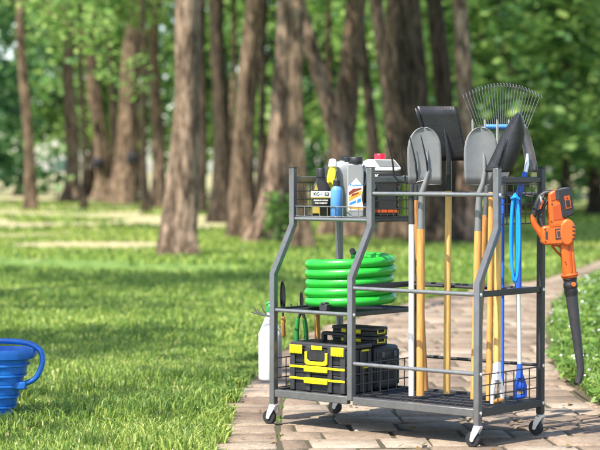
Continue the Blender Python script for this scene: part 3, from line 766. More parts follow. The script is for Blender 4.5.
caster(0, 0, 3.30); caster(0, Wy, 3.50); caster(Lx, 0, 3.38); caster(Lx, Wy, 3.24)

# ---------------------------------------------------------------- writing
def text(s_, size, m, parent, loc, rx=PI/2, rz=0, name='lettering', ext=.0004, bold=.0):
    cu = bpy.data.curves.new('t', 'FONT'); cu.body = s_; cu.size = size; cu.align_x = 'CENTER'; cu.align_y = 'CENTER'; cu.extrude = ext; cu.offset = bold; cu.resolution_u = 3
    ob = bpy.data.objects.new('t', cu); COL.objects.link(ob)
    bpy.context.view_layer.update()
    me = bpy.data.meshes.new_from_object(ob.evaluated_get(bpy.context.evaluated_depsgraph_get()))
    bpy.data.objects.remove(ob); me.materials.clear(); me.materials.append(M[m])
    o = bpy.data.objects.new(name, me); COL.objects.link(o); o.parent = parent; o.location = loc; o.rotation_euler = (rx, 0, rz); return o
def panel(poly, y, m, parent, name='label', t=.0008): return MB().prism(poly, y-t, y).build(name, m, parent, smooth=False)

# ---------------------------------------------------------------- bottles in the upper basket
ZB = zk+.0095
def rnd(r, h_, sh_, neck, nh, k=.006):   # bottle profile: body radius, body height, shoulder height, neck radius
    return [(.004, 0), (r-k, 0), (r, k), (r, h_), (r-.35*(r-neck), h_+sh_*.5), (neck, h_+sh_), (neck, h_+sh_+nh), (neck-.003, h_+sh_+nh)]
kc = empty('oil_bottle', RK(.086, .215, ZB), 0, 'dark square bottle with black cap, white KC-1 band and gold print', 'bottle')
MB().lathe(rnd(.034, .118, .040, .017, .012), 32, sx=1.25, sy=.75, n=6).build('body', 'kc_dark', kc, bevel=0)
MB().lathe([(.004, .170), (.0205, .170), (.0205, .205), (.0185, .210), (.004, .210)], 28).build('cap', 'black', kc, bevel=.001)
fy = -.0262
panel([(-.0425, .085), (.0425, .085), (.0425, .110), (-.0425, .110)], fy, 'label_w', kc)
panel([(-.0425, .080), (.0425, .080), (.0425, .084), (-.0425, .084)], fy, 'kc_gold', kc)
panel([(-.037, .014), (-.004, .014), (-.004, .046), (-.037, .046)], fy, 'kc_gold', kc)
text('KC-1', .019, 'black', kc, (-.012, fy-.0012, .0975), bold=.0006)
panel([(.016, .090), (.034, .090), (.034, .105), (.016, .105)], fy-.001, 'black', kc)
text('2F', .013, 'label_w', kc, (.025, fy-.0022, .0975), bold=.0003)
for z in (.070, .058): text('PREMIUM WORX' if z > .06 else 'FINE WARE FH', .0082, 'label_w', kc, (0, fy-.0006, z), bold=.0003)
MB().prism([(-.030, .115), (-.012, .115), (-.020, .142), (-.026, .130)], -.0262, -.020).build('label', 'kc_gold', kc)

yb = empty('squeeze_bottle', RK(.083, .300, ZB), 0, 'yellow bottle with white cap at the back of the basket', 'bottle')
MB().lathe(rnd(.026, .165, .045, .016, .01), 28).build('body', 'yellow_btl', yb)
MB().lathe([(.004, .217), (.019, .217), (.017, .240), (.012, .249), (.004, .251)], 24).build('cap', 'white', yb)

bb = empty('dropper_bottle', RK(.222, .155, ZB), 0, 'small round blue bottle with black pointed nozzle at the front', 'bottle')
MB().lathe([(.004, 0), (.022, 0), (.0255, .004), (.0255, .112), (.022, .124), (.013, .133), (.012, .140), (.004, .141)], 30).build('body', 'blue_bottle', bb)
MB().lathe([(.004, .134), (.0145, .134), (.0145, .156), (.008, .162), (.0055, .176), (.003, .196), (.001, .197)], 24).build('nozzle', 'black', bb)

jg = empty('jug', RK(.082, .388, ZB), 0, 'pale grey translucent jug behind the other bottles', 'bottle')
MB().lathe([(.004, 0), (.056, 0), (.06, .006), (.06, .200), (.055, .222), (.038, .238), (.022, .242), (.022, .248), (.004, .248)], 30, sy=.8, n=3).build('body', 'grey_pl', jg)
MB().lathe([(.004, .246), (.024, .246), (.024, .262), (.004, .264)], 24).build('cap', 'black', jg)

ob = empty('motor_oil_bottle', RK(.300, .185, ZB), 0, 'tall grey bottle with black cap and orange flame label', 'bottle')
# body with side grip hollow
mb = MB(); out = [(-.034, .0), (.034, .0), (.036, .006), (.036, .045), (.028, .075), (.026, .095), (.033, .118), (.037, .150), (.036, .205), (.030, .222), (.018, .228), (-.034, .228), (-.036, .222), (-.036, .006)]
mb.prism(out, -.026, .026); mb.build('body', 'grey_pl', ob, bevel=.006, seg=3)
MB().tube([(.026, .0, .215), (.046, 0, .212), (.050, 0, .185), (.047, 0, .15), (.034, 0, .135)], .006, 12).build('grip', 'grey_pl', ob)
mbc = MB(); mbc.lathe([(.004, .2285), (.030, .2285), (.031, .232), (.031, .254), (.028, .258), (.004, .258)], 30, c=(.002, 0, 0)); mbc.bx(-.046, -.028, -.012, .012, .236, .256); mbc.build('cap', 'black', ob, bevel=.002)
fy = -.0268
lbl = [(-.030, .030), (.032, .030), (.034, .045), (.027, .075), (.0255, .095), (.031, .118), (.033, .13), (.004, .168), (-.030, .132)]
panel(lbl, fy, 'label_w', ob)
panel([(-.028, .038), (.030, .034), (.031, .043), (-.028, .050)], fy-.001, 'label_o', ob)
panel([(-.028, .068), (.022, .098), (.026, .116), (-.006, .104), (-.028, .088)], fy-.001, 'label_o', ob)
panel([(-.028, .094), (-.004, .108), (.024, .120), (.026, .126), (-.010, .122), (-.028, .108)], fy-.001, 'label_r', ob)
panel([(-.026, .052), (.004, .064), (.002, .074), (-.026, .062)], fy-.001, 'label_b', ob)
panel([(.006, .060), (.024, .070), (.022, .084), (.008, .076)], fy-.001, 'label_b', ob)
panel([(-.018, .090), (.012, .102), (.014, .108), (-.014, .100)], fy-.0018, 'label_r', ob)
panel([(-.024, .134), (-.016, .139), (-.020, .146)], fy-.001, 'label_b', ob)
text('mofusoil', .0115, 'label_b', ob, (.006, fy-.0012, .137), bold=.0003)

jc = empty('jerrycan', RK(.335, .325, ZB), .0, 'jerrycan with white upper half, red cap and black ribbed lower body', 'jerrycan')
s_ = .0041
mb = MB(); mb.prism([(-.080, .002), (.066, .002), (.066, .195), (-.080, .195)], -.045, .045); mb.build('body', 'black', jc, bevel=.008, seg=3)
mb = MB()
for k in range(6): mb.bx(.064, .071, -.035, .035, .03+.027*k, .045+.027*k)
mb.build('rib', 'black', jc, bevel=.003)
mb = MB(); mb.prism([(-.084, .196), (.060, .196), (.082, .203), (.078, .214), (.052, .246), (-.060, .248), (-.084, .236)], -.048, .048); mb.build('shoulder', 'white', jc, bevel=.007, seg=3)
MB().prism([(-.034, .246), (.050, .244), (.072, .216), (-.012, .216)], -.0495, -.045).build('facet', 'grey_pl', jc, bevel=.001)
MB().lathe([(.004, .2485), (.024, .2485), (.024, .268), (.021, .272), (.004, .272)], 28, c=(-.008, 0, 0)).build('cap', 'red', jc, bevel=.001)
MB().bx(-.060, .064, -.0475, -.0452, .020, .032).build('label', 'orange_deep', jc)
text('cillar', .020, 'label_w', jc, (-.035, -.0465, .180), bold=.0005); text('t1', .024, 'label_w', jc, (-.036, -.0465, .130), bold=.0006)
MB().bx(-.078, -.045, -.0475, -.0452, .004, .060).build('label', 'grey_pl', jc)
lb = empty('cleaner_bottle', RK(.382, .425, ZB), 0, 'lime green bottle half hidden right of the jerrycan', 'bottle')
MB().lathe(rnd(.026, .12, .03, .012, .008), 26).build('body', 'lime', lb)
MB().lathe([(.004, .156), (.015, .156), (.014, .176), (.004, .178)], 20).build('cap', 'white', lb)

# ---------------------------------------------------------------- coiled hose on the shelf
hs = empty('garden_hose', RK(.232, .235, zs+.0035), YAW, 'bright green garden hose coiled five turns high on the shelf', 'hose')
HR = .0208; turns = 5.0; pts = []
n_ = int(44*turns)
for i in range(n_+1):
    t = i/44; a = 2*PI*t; R0 = .174+.004*math.sin(t*2.1)+.0022*math.sin(a*3+int(t)*1.7)
    pitch = HR*1.93
    pts.append((R0*math.cos(a+2.2), R0*math.sin(a+2.2), HR+pitch*t))
MB().tube(pts, HR, 20).build('coil', 'hose', hs)
pts2 = []
for i in range(44*3+1):
    t = i/44; a = 2*PI*t; pts2.append((.133*math.cos(a), .133*math.sin(a), HR+HR*1.93*t+.045))
MB().tube(pts2, HR*.98, 16).build('coil', 'hose', hs)
# bright top turns crossing
MB().tube([(-.095, .14, .235), (-.085, .125, .242), (-.075, .11, .243)], .013, 16).build('connector', 'black', hs)
cl = empty('hose_clamp', RK(.262, .028, zs+.006), YAW, 'small black hose connector lying at the front edge of the shelf', 'connector')
MB().bx(-.020, .020, -.014, .014, 0, .030).bx(-.012, .012, -.016, .016, .028, .038).build('body', 'black2', cl, bevel=.004)

# ---------------------------------------------------------------- tool boxes
ta = empty('toolbox', RK(.200, .145, ZF), YAW, 'big black toolbox with yellow latches and drawers, front of the bottom shelf', 'toolbox')
X0, X1, Y0, Y1 = -.155, .155, -.085, .085
def bxp(nm, m, par, *a, bev=.004): return MB().bx(*a).build(nm, m, par, bevel=bev)
bxp('body', 'black', ta, X0, X1, Y0, Y1, .0, .075); bxp('drawer', 'black', ta, X0, X1, Y0-.002, Y1-.002, .0765, .118, bev=.003)
bxp('box_case', 'black', ta, X0, X1, Y0, Y1, .1195, .185); bxp('lid', 'black2', ta, X0-.003, X1+.003, Y0-.003, Y1+.003, .186, .209, bev=.007)
for x in (-.152, -.065, .055, .125):   # upright ribs of the moulding
    bxp('moulding', 'black2', ta, x, x+.026, Y0-.009, Y0+.001, .003, .196, bev=.003)
for z in (.050, .100):
    bxp('drawer_trim', 'yellow', ta, X0+.003, X1-.003, Y0-.0115, Y0-.0095, z, z+.010, bev=.001)
    bxp('drawer_pull', 'yellow', ta, -.066, .062, Y0-.020, Y0-.0096, z-.014, z+.012, bev=.003)
for x in (-.148, .080):
    f = MB(); f.bx(x, x+.068, Y0-.016, Y0-.0095, .160, .198)
    for k in range(4): f.bx(x+.006+.016*k, x+.014+.016*k, Y0-.0195, Y0-.0155, .163, .195)
    f.build('latch', 'yellow', ta, bevel=.002)
bxp('latch', 'yellow', ta, -.030, .030, Y0-.014, Y0-.0095, .181, .199, bev=.002)
# yellow carry handle on the front (U)
MB().prism([(-.062, .172), (-.050, .172), (-.050, .140), (-.036, .132), (.036, .132), (.050, .140), (.050, .172), (.062, .172), (.062, .124), (.050, .116), (-.050, .116), (-.062, .124)], Y0-.019, Y0-.0115).build('front_handle', 'yellow', ta, bevel=.002)
bxp('recess', 'rubber', ta, -.046, .046, Y0-.0105, Y0-.009, .136, .178, bev=.001)
# top handle
MB().prism([(-.045, .210), (-.045, .246), (-.037, .254), (.086, .254), (.094, .246), (.094, .210), (.078, .210), (.078, .238), (-.029, .238), (-.029, .210)], -.014, .014).build('top_handle', 'black', ta, bevel=.004)
for (yy, z, l) in ((.035, .176, .05), (.035, .104, .04)): bxp('side_latch', 'yellow', ta, X1+.001, X1+.006, yy-l/2, yy+l/2, z, z+.008, bev=.001)
for y in (-.06, .0, .055): bxp('moulding', 'black2', ta, X1-.001, X1+.005, y, y+.018, .004, .183, bev=.002)

tb2 = empty('tool_case', RK(.205, .335, ZF), YAW, 'plain black hard case behind the yellow trimmed toolbox', 'tool case')
bxp('case', 'black', tb2, -.155, .155, -.083, .083, 0, .190, bev=.014)
for (a_, b_) in ((-.062, .062),): MB().bx(.1555, .160, a_, b_, .02, .165).build('side_panel', 'black2', tb2, bevel=.004)
bxp('recess', 'rubber', tb2, .1605, .163, -.038, .038, .04, .145, bev=.003)
bxp('handle', 'black2', tb2, .1632, .172, -.030, .030, .112, .122, bev=.003)
for y in (-.05, .034): bxp('latch', 'grey_label', tb2, .1602, .166, y, y+.016, .140, .166, bev=.002)
for x in (-.12, .085): bxp('latch', 'yellow', tb2, x, x+.035, -.0875, -.0832, .150, .172, bev=.001)
for y in (-.078, .066): bxp('moulding', 'black2', tb2, .152, .1585, y, y+.013, .02, .17, bev=.002)
for k, z in enumerate((.1905, .2305)):
    o_ = empty('parts_organizer', RK(.225, .315, ZF+z), YAW, ['black parts organizer with yellow latches, lower of two', 'black parts organizer with yellow latches, topmost of two'][k], 'organizer', 'stacked parts organizers')
    bxp('tray', 'black', o_, -.115, .110, -.05, .05, 0, .022, bev=.003); bxp('lid', 'black2', o_, -.117, .112, -.052, .052, .0225, .0385, bev=.004)
    for x in (-.06, .02): bxp('latch', 'yellow', o_, x, x+.026, -.0575, -.0522, .010, .028, bev=.0015)
    sl = MB().prism([(-.028, .028), (-.028, .010), (.028, .010), (.028, .028), (.022, .028), (.022, .015), (-.022, .015), (-.022, .028)], -.0004, .0035).build('side_latch', 'yellow', o_, bevel=.0005)
    sl.rotation_euler = (0, 0, PI/2); sl.location = (.1165, 0, 0)

# ---------------------------------------------------------------- long handled tools
# Each stands on the rack floor; its own axes: x to the right, y away, z up, built in metres from the foot.
def wp(u, v, x, y):     # (offset right, height) of an image-like point at the depth of rack point (x, y)
    P = RK(x, y); s0 = P.y/PX
    return ((u-300)*s0-P.x, 1.0925+(169.9-v)*s0 - 0)
class Tool:
    def __init__(s, name, x, y, label, cat, group='long handled garden tools standing in the rack'):
        s.x, s.y = x, y; s.P = RK(x, y, ZF); s.s0 = s.P.y/PX
        s.o = empty(name, s.P, 0, label, cat, group)
    def p(s, u, v, d=0): return ((u-300)*s.s0-s.P.x, d, 1.0925+(169.9-v)*s.s0-ZF)
    def tube(s, nm, m, pts, w_, seg=16, d=None):
        d = d or [0]*len(pts); r = [q*s.s0/2 for q in w_] if hasattr(w_, '__len__') else w_*s.s0/2
        return MB().tube([s.p(u, v, dd) for (u, v), dd in zip(pts, d)], r, seg).build(nm, m, s.o)
    def blade(s, nm, m, rows, bulge=.02, ridge=.008, thick=.0022, d=0, slant=0, nu=14, ridge_c=.5):
        V = []; F = []; n = len(rows)
        for j, (v, a, b) in enumerate(rows):
            for i in range(nu+1):
                t = i/nu; x, _, z = s.p(a+(b-a)*t, v)
                y = d+bulge*(1-(2*t-1)**2)*1.0 + slant*(j/(n-1)) - ridge*math.exp(-((t-ridge_c)/.09)**2)*min(1, (j/(n-1))*1.6)
                V.append((x, y, z))
        for j in range(n-1):
            for i in range(nu): q = j*(nu+1)+i; F.append((q, q+nu+1, q+nu+2, q+1))
        mb = MB(); mb.add(V, F); o = mb.build(nm, m, s.o); md = o.modifiers.new('solid', 'SOLIDIFY'); md.thickness = thick; md.offset = 0
        me = o.data; 
        return o

# garden fork with white handle
T = Tool('garden_fork', .630, .150, 'garden fork with four dark tines up and a straight white handle', 'garden fork')
foot = T.p(411.8, 397); 
T.tube('handle', 'white', [(411.8, 396.3), (411.6, 223.5)], 5.6)
T.tube('ferrule', 'steel_dark', [(411.6, 224), (411.4, 200), (411.5, 184)], [6.4, 6.0, 5.0])
for k, (tx, ty, bx_) in enumerate([(386, 135, 394), (397, 135, 405), (409, 136, 417), (420, 135, 429)]):
    pts = [(tx, ty), (tx+3, ty+12), (tx+6.2, ty+26), (tx+7.4, ty+36)]
    if k in (0, 3): pts += [(bx_+ (0 if k == 0 else -.5), 176), (bx_+(4 if k == 0 else -5), 180.5), (411.5, 184)]
    else: pts += [(tx+8.2, 176), (tx+8.5 if k == 1 else tx+7, 181.5), (411.5, 184.5)]
    T.tube('tine', 'blade_dark', pts, [.8, 1.5, 1.9, 2.1, 2.2, 2.2, 2.6], 8, d=[-.035, -.03, -.02, -.01, -.005, -.002, 0])
# grey round shovel one
T = Tool('round_shovel', .655, .175, 'grey round point shovel, left one of the two grey shovels', 'shovel')
ROWS = lambda cx: [(127.6, cx-1.5, cx+1.5), (128.2, cx-4.5, cx+4.5), (129.6, cx-7.6, cx+7.6), (132, cx-10.5, cx+10.5), (136, cx-13.5, cx+13.5), (141, cx-15.5, cx+15.6), (148, cx-16.8, cx+16.8), (156, cx-17, cx+17.1), (166, cx-16.8, cx+17.2), (176, cx-16.4, cx+17.2), (184, cx-15.8, cx+17.3)]
T.tube('handle', 'wood', [(420.7, 396.3), (420.9, 229)], 8.2)
T.tube('ferrule', 'blade', [(421, 231), (421.3, 205), (422, 192), (425, 183), (428, 172), (427.5, 158), (425, 146)], [8.0, 6.8, 6.0, 5.4, 4.6, 3.2, 1.2], d=[0, 0, 0, -.004, -.008, -.004, .004])
T.blade('blade', 'blade', ROWS(424), .009, .0, d=-.012, thick=.003)
T.tube('step', 'blade', [(408.5, 184.2), (420, 184.8), (441, 184.2)], 1.6, 8, d=[-.006, .0, -.006])
# square black shovel
T = Tool('square_shovel', .682, .330, 'square black flat shovel, tallest blade in the rack', 'shovel')
T.tube('handle', 'wood_pale', [(447.2, 394.3), (448.4, 191)], [7.2, 6.6])
T.tube('ferrule', 'blade_dark', [(448.4, 193), (448.8, 172), (448.5, 158), (446, 140), (444, 128)], [6.2, 5.8, 5.6, 3.4, .9], d=[0, 0, -.006, -.006, .0])
T.blade('blade', 'blade_dark', [(106.3, 417, 456.3), (115, 419, 458.5), (130, 424, 462), (145, 429, 465), (155, 432.5, 466.5), (160.5, 434.5, 467)], .006, 0, d=.0, slant=.02, thick=.003)
T.blade('side_flange', 'blade_dark', [(108, 414.3, 417.2), (118, 416.8, 420.2), (130, 420.6, 424.2), (145, 426, 429.2), (160, 432.5, 434.6)], 0, 0, d=-.012, slant=.02, nu=3, thick=.003)
# grey round shovel two
T = Tool('round_shovel', .920, .190, 'grey round point shovel, right one of the two grey shovels', 'shovel')
T.tube('handle', 'wood', [(474.8, 399.5), (478.4, 231)], 8.0)
T.tube('ferrule', 'blade', [(478.4, 233), (478.8, 205), (479.6, 192), (483, 183), (484.5, 172), (484, 158), (482, 146)], [7.8, 6.8, 6.0, 5.4, 4.6, 3.2, 1.2], d=[0, 0, 0, -.004, -.008, -.004, .004])
T.blade('blade', 'blade', ROWS(480.6), .009, .0, d=-.012, thick=.003)
T.tube('step', 'blade', [(465, 184.2), (480, 184.8), (498, 184.2)], 1.6, 8, d=[-.006, .0, -.006])
# dark round shovel
T = Tool('round_shovel', .985, .140, 'black pointed shovel tilted to the right above the end rail', 'shovel')
T.tube('handle', 'wood', [(489.6, 401), (491.4, 192)], [6.4, 6.0])
T.tube('ferrule', 'blade_dark', [(491.4, 194), (492, 182), (495, 172), (500, 156), (505.5, 138)], [5.6, 5.4, 5.0, 3.0, .8], d=[0, 0, -.008, -.014, -.010])
T.blade('blade', 'blade_dark', [(112.6, 518.6, 519.6), (114, 516.6, 521.3), (117, 513.8, 523), (121, 510.8, 524.3), (127, 507, 525), (134, 503, 525), (142, 499.2, 523.4), (150, 495.6, 521), (158, 491.8, 518), (165, 488.2, 514.8), (170, 485.6, 512.6), (172.3, 486.5, 511.8)], -.026, 0, d=.020, thick=.003)
# yellow-orange handled tool with white D-grip standing on the floor
T = Tool('long_spade', 1.030, .130, 'wooden pole ending in a forked white D-grip on the rack floor', 'spade')
T.tube('handle', 'wood_pale', [(497.5, 366), (498.6, 196), (498.8, 186)], [7.2, 6.8, 6.8])
T.tube('socket', 'white', [(497.8, 362), (497.2, 380)], [7.4, 9.4])
T.tube('grip_arm', 'white', [(495.5, 378), (493, 390), (492.2, 404)], [6, 5, 4.6]); T.tube('grip_arm', 'white', [(499.5, 378), (502.5, 390), (503.6, 402)], [6, 4.4, 3.6], d=[0, .01, .02])
T.tube('grip', 'wood_brown', [(493, 402.6), (503.6, 400.6)], 5.4, d=[0, .02])
T.tube('socket_neck', 'blade_mid', [(498.8, 188), (501, 176), (503, 162)], [6, 5.0, 3], d=[0, .03, .08])
T.blade('blade', 'blade_mid', [(150, 503, 510), (160, 500, 510), (171, 497, 508)], .004, 0, d=.085)
# grey trenching spade with blue shaft and blue D-grip
T = Tool('trenching_spade', 1.030, .310, 'narrow grey spade on a blue and steel shaft with blue D-grip', 'spade')
T.tube('shaft', 'zinc', [(520.2, 372), (518.6, 288)], 4.6)
T.tube('sleeve', 'blue', [(518.6, 292), (518.2, 200), (519.8, 190), (525.5, 172)], [6.6, 6.6, 6.4, 5.4])
T.tube('ferrule', 'zinc', [(525.3, 173), (527, 164), (527.5, 154)], [4.2, 4.6, 2.5], d=[0, 0, .01])
T.blade('blade', 'blade_mid', [(124.5, 521.5, 525), (130, 520.5, 528), (138, 521, 531), (148, 523, 533.8), (160, 525, 536.4), (169, 527.6, 538), (172, 529, 538)], .014, 0, d=.012)
T.tube('grip_socket', 'blue', [(520, 364), (520.4, 378)], [5.4, 7.4])
T.tube('grip_arm', 'blue', [(519, 376), (515.8, 386), (515.6, 399)], [4.5, 4, 3.6]); T.tube('grip_arm', 'blue', [(522, 376), (526, 386), (526.4, 397)], [4.5, 4, 3.6], d=[0, .015, .02])
T.tube('grip', 'blue', [(515.4, 398.5), (526.6, 396.5)], 4.6, d=[0, .02])
T.blade('grip_web', 'blue', [(378, 517.5, 523.5), (386, 516.6, 525.4), (392, 516.4, 526)], .0, 0, thick=.006)
# leaf rake
T = Tool('leaf_rake', .930, .395, 'fan shaped wire leaf rake spread highest at the back', 'leaf rake')
T.tube('handle', 'blue', [(503.2, 386), (503, 196)], 3.0, 10)
T.tube('hub', 'blade_mid', [(503, 198), (502.4, 176)], [4.5, 7.5])
wires = MB()
N = 26
for k in range(N):
    t = -1+2*k/(N-1); tx = 501.5+39.2*t; ty = 83.3+11.8*abs(t)**2.0
    bxm = 502+5.5*t; pts = [T.p(bxm, 177, 0), T.p(bxm+(tx-bxm)*.33, 177+(ty-177)*.33, .004), T.p(bxm+(tx-bxm)*.66, 177+(ty-177)*.66, .008), T.p(tx-(tx-502)*.02, ty+1.5, .010), T.p(tx, ty, .002), T.p(tx-.3*t, ty+1.2, -.03), T.p(tx-.5*t, ty+4, -.045)]
    wires.tube(pts, .0014, 6)
wires.build('tines', 'tine', T.o)
T.blade('brace', 'blue_strip', [(124.5, 484, 520), (129, 485.5, 518.5)], -.004, 0, d=.0, nu=10)
wires = MB(); wires.tube([T.p(478, 126, .004), T.p(490, 128.6, .004), T.p(502, 129.4, .004), T.p(514, 128.6, .004), T.p(526, 126, .004)], .003, 8).build('brace_wire', 'tine', T.o)
# second fork behind right grey shovel
T = Tool('garden_fork', .870, .345, 'garden fork showing only pale prong tips above the right grey shovel', 'garden fork')
T.tube('handle', 'wood_brown', [(476.5, 392), (485.5, 215)], 6.0)
T.tube('ferrule', 'blade_mid', [(485.5, 217), (487, 190), (489, 168)], [6, 5.4, 4.4])
for tx in (471.7, 484, 496.2, 508): T.tube('tine', 'tine_light', [(tx-.3, 120), (tx+.2, 124), (tx+.8, 140), (tx+1.2, 160), (tx*.6+489*.4, 167), (489, 170)], [1.4, 2.4, 2.5, 2.5, 2.5, 3.0], 8, d=[-.03, -.025, -.01, 0, 0, 0])
# brown handled rake, head hidden low behind the left shovel
T = Tool('soil_rake', .560, .385, 'brown wooden pole leaning behind the left grey shovel', 'rake')
T.tube('handle', 'wood_brown', [(426, 391), (417.5, 236), (416.2, 200)], 6.0)
T.tube('ferrule', 'steel_dark', [(416.2, 203), (416, 176)], [5, 4])
T.tube('head', 'steel_dark', [(409, 175), (416, 176), (423, 175)], 3.4, 8)
for k in range(5): T.tube('tooth', 'steel_dark', [(409.4+3.3*k, 175), (409.4+3.3*k, 170)], [1.8, .8], 6, d=[0, -.02])

# bright blue coiled cord on the end grid
P = RK(Lx+.045, .19, .99); s0 = P.y/PX
cc = empty('coiled_cord', P, 0, 'bright blue cord coiled into a long loop on a hook of the end grid', 'cord')
mb = MB()
for k, (rx, o_, dz) in enumerate([(4.6, 0, 0), (3.8, .3, -2), (3.0, -.4, -1), (4.2, .1, 1)]):
    pts = []
    for a in np.linspace(0, 2*PI, 40, endpoint=False):
        x = (rx*math.sin(a)*(1 if k % 2 else .92)+o_)*s0; z = (-42+43*math.cos(a)+dz*(1 if math.cos(a) < 0 else 0))*s0
        pts.append((x, .006*k-.01, z))
    mb.tube(pts, .0058, 8, closed=True)
mb.build('coil', 'blue_coil', cc)
MB().tube([(-.012, -.02, -.01), (0, -.024, -.004), (.012, -.02, -.012), (.012, .02, -.012), (0, .024, -.004), (-.012, .02, -.01)], .006, 10, closed=True).build('tie', 'blue_coil', cc)

# ---------------------------------------------------------------- leaf blower hanging at the right end
P = RK(Lx+.003, Wy, .0); P.y -= .088; s0 = P.y/PX
lbw = empty('leaf_blower', (P.x, P.y, .95), 0, 'orange and black cordless leaf blower hanging on the right rear post', 'leaf blower')
def q(u, v): return ((u-300)*s0-P.x, 1.0925+(169.9-v)*s0-.95)
def pr(nm, m, pts, d0, d1, bev=.004, par=lbw): return MB().prism([q(*p) for p in pts], d0, d1).build(nm, m, par, bevel=bev, seg=3)
bat = pr('battery', 'black', [(556.5, 190), (559, 188.2), (568, 186.8), (570, 188.2), (573.2, 212.8), (571.5, 215), (563, 218.6), (560.5, 217)], -.036, .036, .005)
pr('emblem', 'orange_deep', [(562.8, 196.2), (568.3, 195.2), (570.4, 207.6), (564.8, 209)], -.0385, -.0365, .0006, bat)
pr('emblem_inset', 'black', [(564.2, 200.3), (568.2, 199.6), (569.3, 206.6), (565.3, 207.4)], -.0395, -.0386, .0004, bat)
text('n', .014, 'black', bat, (*q(565.9, 197.9)[:1], -.0394, q(565.9, 197.9)[1]), bold=.0004)
pr('body', 'orange', [(547.5, 193.6), (551, 191), (558.2, 188.8), (560.4, 196), (563.8, 218.4), (562.8, 226), (549.2, 226.5), (548, 206)], -.033, .033, .007)
pr('rib', 'orange_deep', [(549.2, 194.5), (554.5, 191.8), (555.6, 199), (550.2, 201)], -.0355, -.0325, .001)
pr('switch_panel', 'black2', [(553.6, 190.2), (557.8, 188.8), (558.8, 199.2), (555.2, 200.2)], -.0372, -.034, .001)
pr('motor_housing', 'orange', [(540.6, 228.5), (543, 225.8), (563.6, 224.8), (564.4, 230), (563.5, 241.5), (561, 244.2), (544, 244.8), (541, 242.5)], -.042, .042, .008)
pr('badge', 'black2', [(553.6, 228.6), (560.2, 227.8), (560.8, 238.2), (554.4, 239.2)], -.0445, -.042, .001)
pr('badge_line', 'orange', [(555, 230), (559.4, 229.4), (559.9, 236.9), (555.6, 237.6)], -.0452, -.0446, .0003)
pr('badge_core', 'black2', [(555.8, 231), (558.8, 230.5), (559.2, 236), (556.3, 236.6)], -.0458, -.0453, .0003)
fan = [(566.3+8.4*math.cos(a), 232.2-13.6*math.sin(a)) for a in np.linspace(0, 2*PI, 26, endpoint=False)]
fh = pr('fan_housing', 'orange', fan, -.046, .046, .010)
for k in range(4): pr('vent', 'black', [(570.6+.7*(1-abs(k-1.5)/2), 225.6+4*k), (573.6+.7*(1-abs(k-1.5)/2), 226.4+4*k), (573.6+.7*(1-abs(k-1.5)/2), 227.6+4*k), (570.6, 226.9+4*k)], -.0468, -.0455, .0003, fh)
# handle loop: black grip, orange lower arm
def qt(nm, m, pts, w_, seg=14, flat_=None, dd=0): return MB().tube([(q(u, v)[0], dd, q(u, v)[1]) for u, v in pts], [k*s0/2 for k in w_], seg, flat=flat_).build(nm, m, lbw)
qt('grip', 'black', [(556, 192.6), (551.5, 192.5), (545, 193.3), (540.3, 196.8), (537.6, 203), (535.4, 209.5), (533.4, 217)], [5, 5.4, 6, 6.4, 6.4, 6.2, 5.8])
qt('grip_pad', 'black2', [(544, 195.6), (541.4, 199.5), (539.8, 205), (538.2, 210)], [3, 4, 4, 3], dd=-.008)
qt('handle_arm', 'orange', [(533.6, 214.5), (532.8, 219), (534.6, 224.4), (538.8, 230.4), (543.8, 236.4)], [5.4, 6.2, 6.4, 6.8, 9])
qt('handle_brace', 'black2', [(547.8, 200.5), (543.6, 206), (541.6, 213), (541, 219), (543, 228)], [3.2, 3.4, 3.2, 3.4, 4])
for (u_, v_) in ((550.6, 221.5), (544.4, 241.2), (544, 229), (561.6, 241.6), (564.5, 262), (551, 204)):
    X_, Z_ = q(u_, v_); MB().tube([(X_, -.0425 if v_ > 224 and v_ < 250 else -.0335, Z_), (X_, -.0438 if v_ > 224 and v_ < 250 else -.0348, Z_)], .0035, 12).build('screw', 'black2', lbw)
pr('seam', 'orange_deep', [(548.2, 226.0), (563.4, 225.0), (563.4, 225.7), (548.2, 226.8)], -.0432, -.0330, .0002)
pr('seam', 'orange_deep', [(551.8, 206), (559.8, 203), (561.8, 219), (552.6, 220)], -.0352, -.0328, .001)
pr('seam', 'black2', [(544.2, 231), (546.4, 231), (546.6, 239), (544.4, 239)], -.0434, -.0418, .0004)
qt('trigger', 'orange_deep', [(542.6, 200), (541, 205.4), (539.8, 209)], [2, 2.6, 2], dd=-.012)
pr('neck', 'orange', [(560.8, 240), (568, 243.5), (573.2, 241), (574.2, 258), (576.2, 274.5), (563.2, 276), (561.6, 258), (559.6, 245)], -.030, .030, .008)
pr('neck_ridge', 'orange_deep', [(567.6, 246), (569.6, 246), (572.2, 272), (570.2, 272.4)], -.033, -.0295, .001)
qt('hanging_loop', 'orange_deep', [(552.2, 246), (556.4, 251), (561.8, 256.4)], [2.4, 2.2, 2.4]); qt('hanging_loop', 'orange', [(551.6, 245.8), (557, 245.5), (562, 248)], [2, 2, 2])
qt('collar', 'orange', [(569.6, 273.4), (569.9, 275), (570.3, 277.8)], [17.5, 18.4, 15], 24)
ct = qt('coupling', 'black', [(570.1, 277.2), (570.3, 279), (570.4, 280), (570.6, 283), (570.7, 284), (571, 287.5), (571.1, 288.4), (571.6, 292.4), (571.7, 293.4), (572, 296)], [13.2, 14.6, 13.2, 13.4, 14.6, 14.4, 13.0, 14, 13, 12.6], 24)
MB().tube([(q(573, 284)[0], -.026, q(573, 284)[1]), (q(573, 284)[0], -.0335, q(573, 284)[1])], .0095, 18).build('button', 'orange', lbw, bevel=.001)
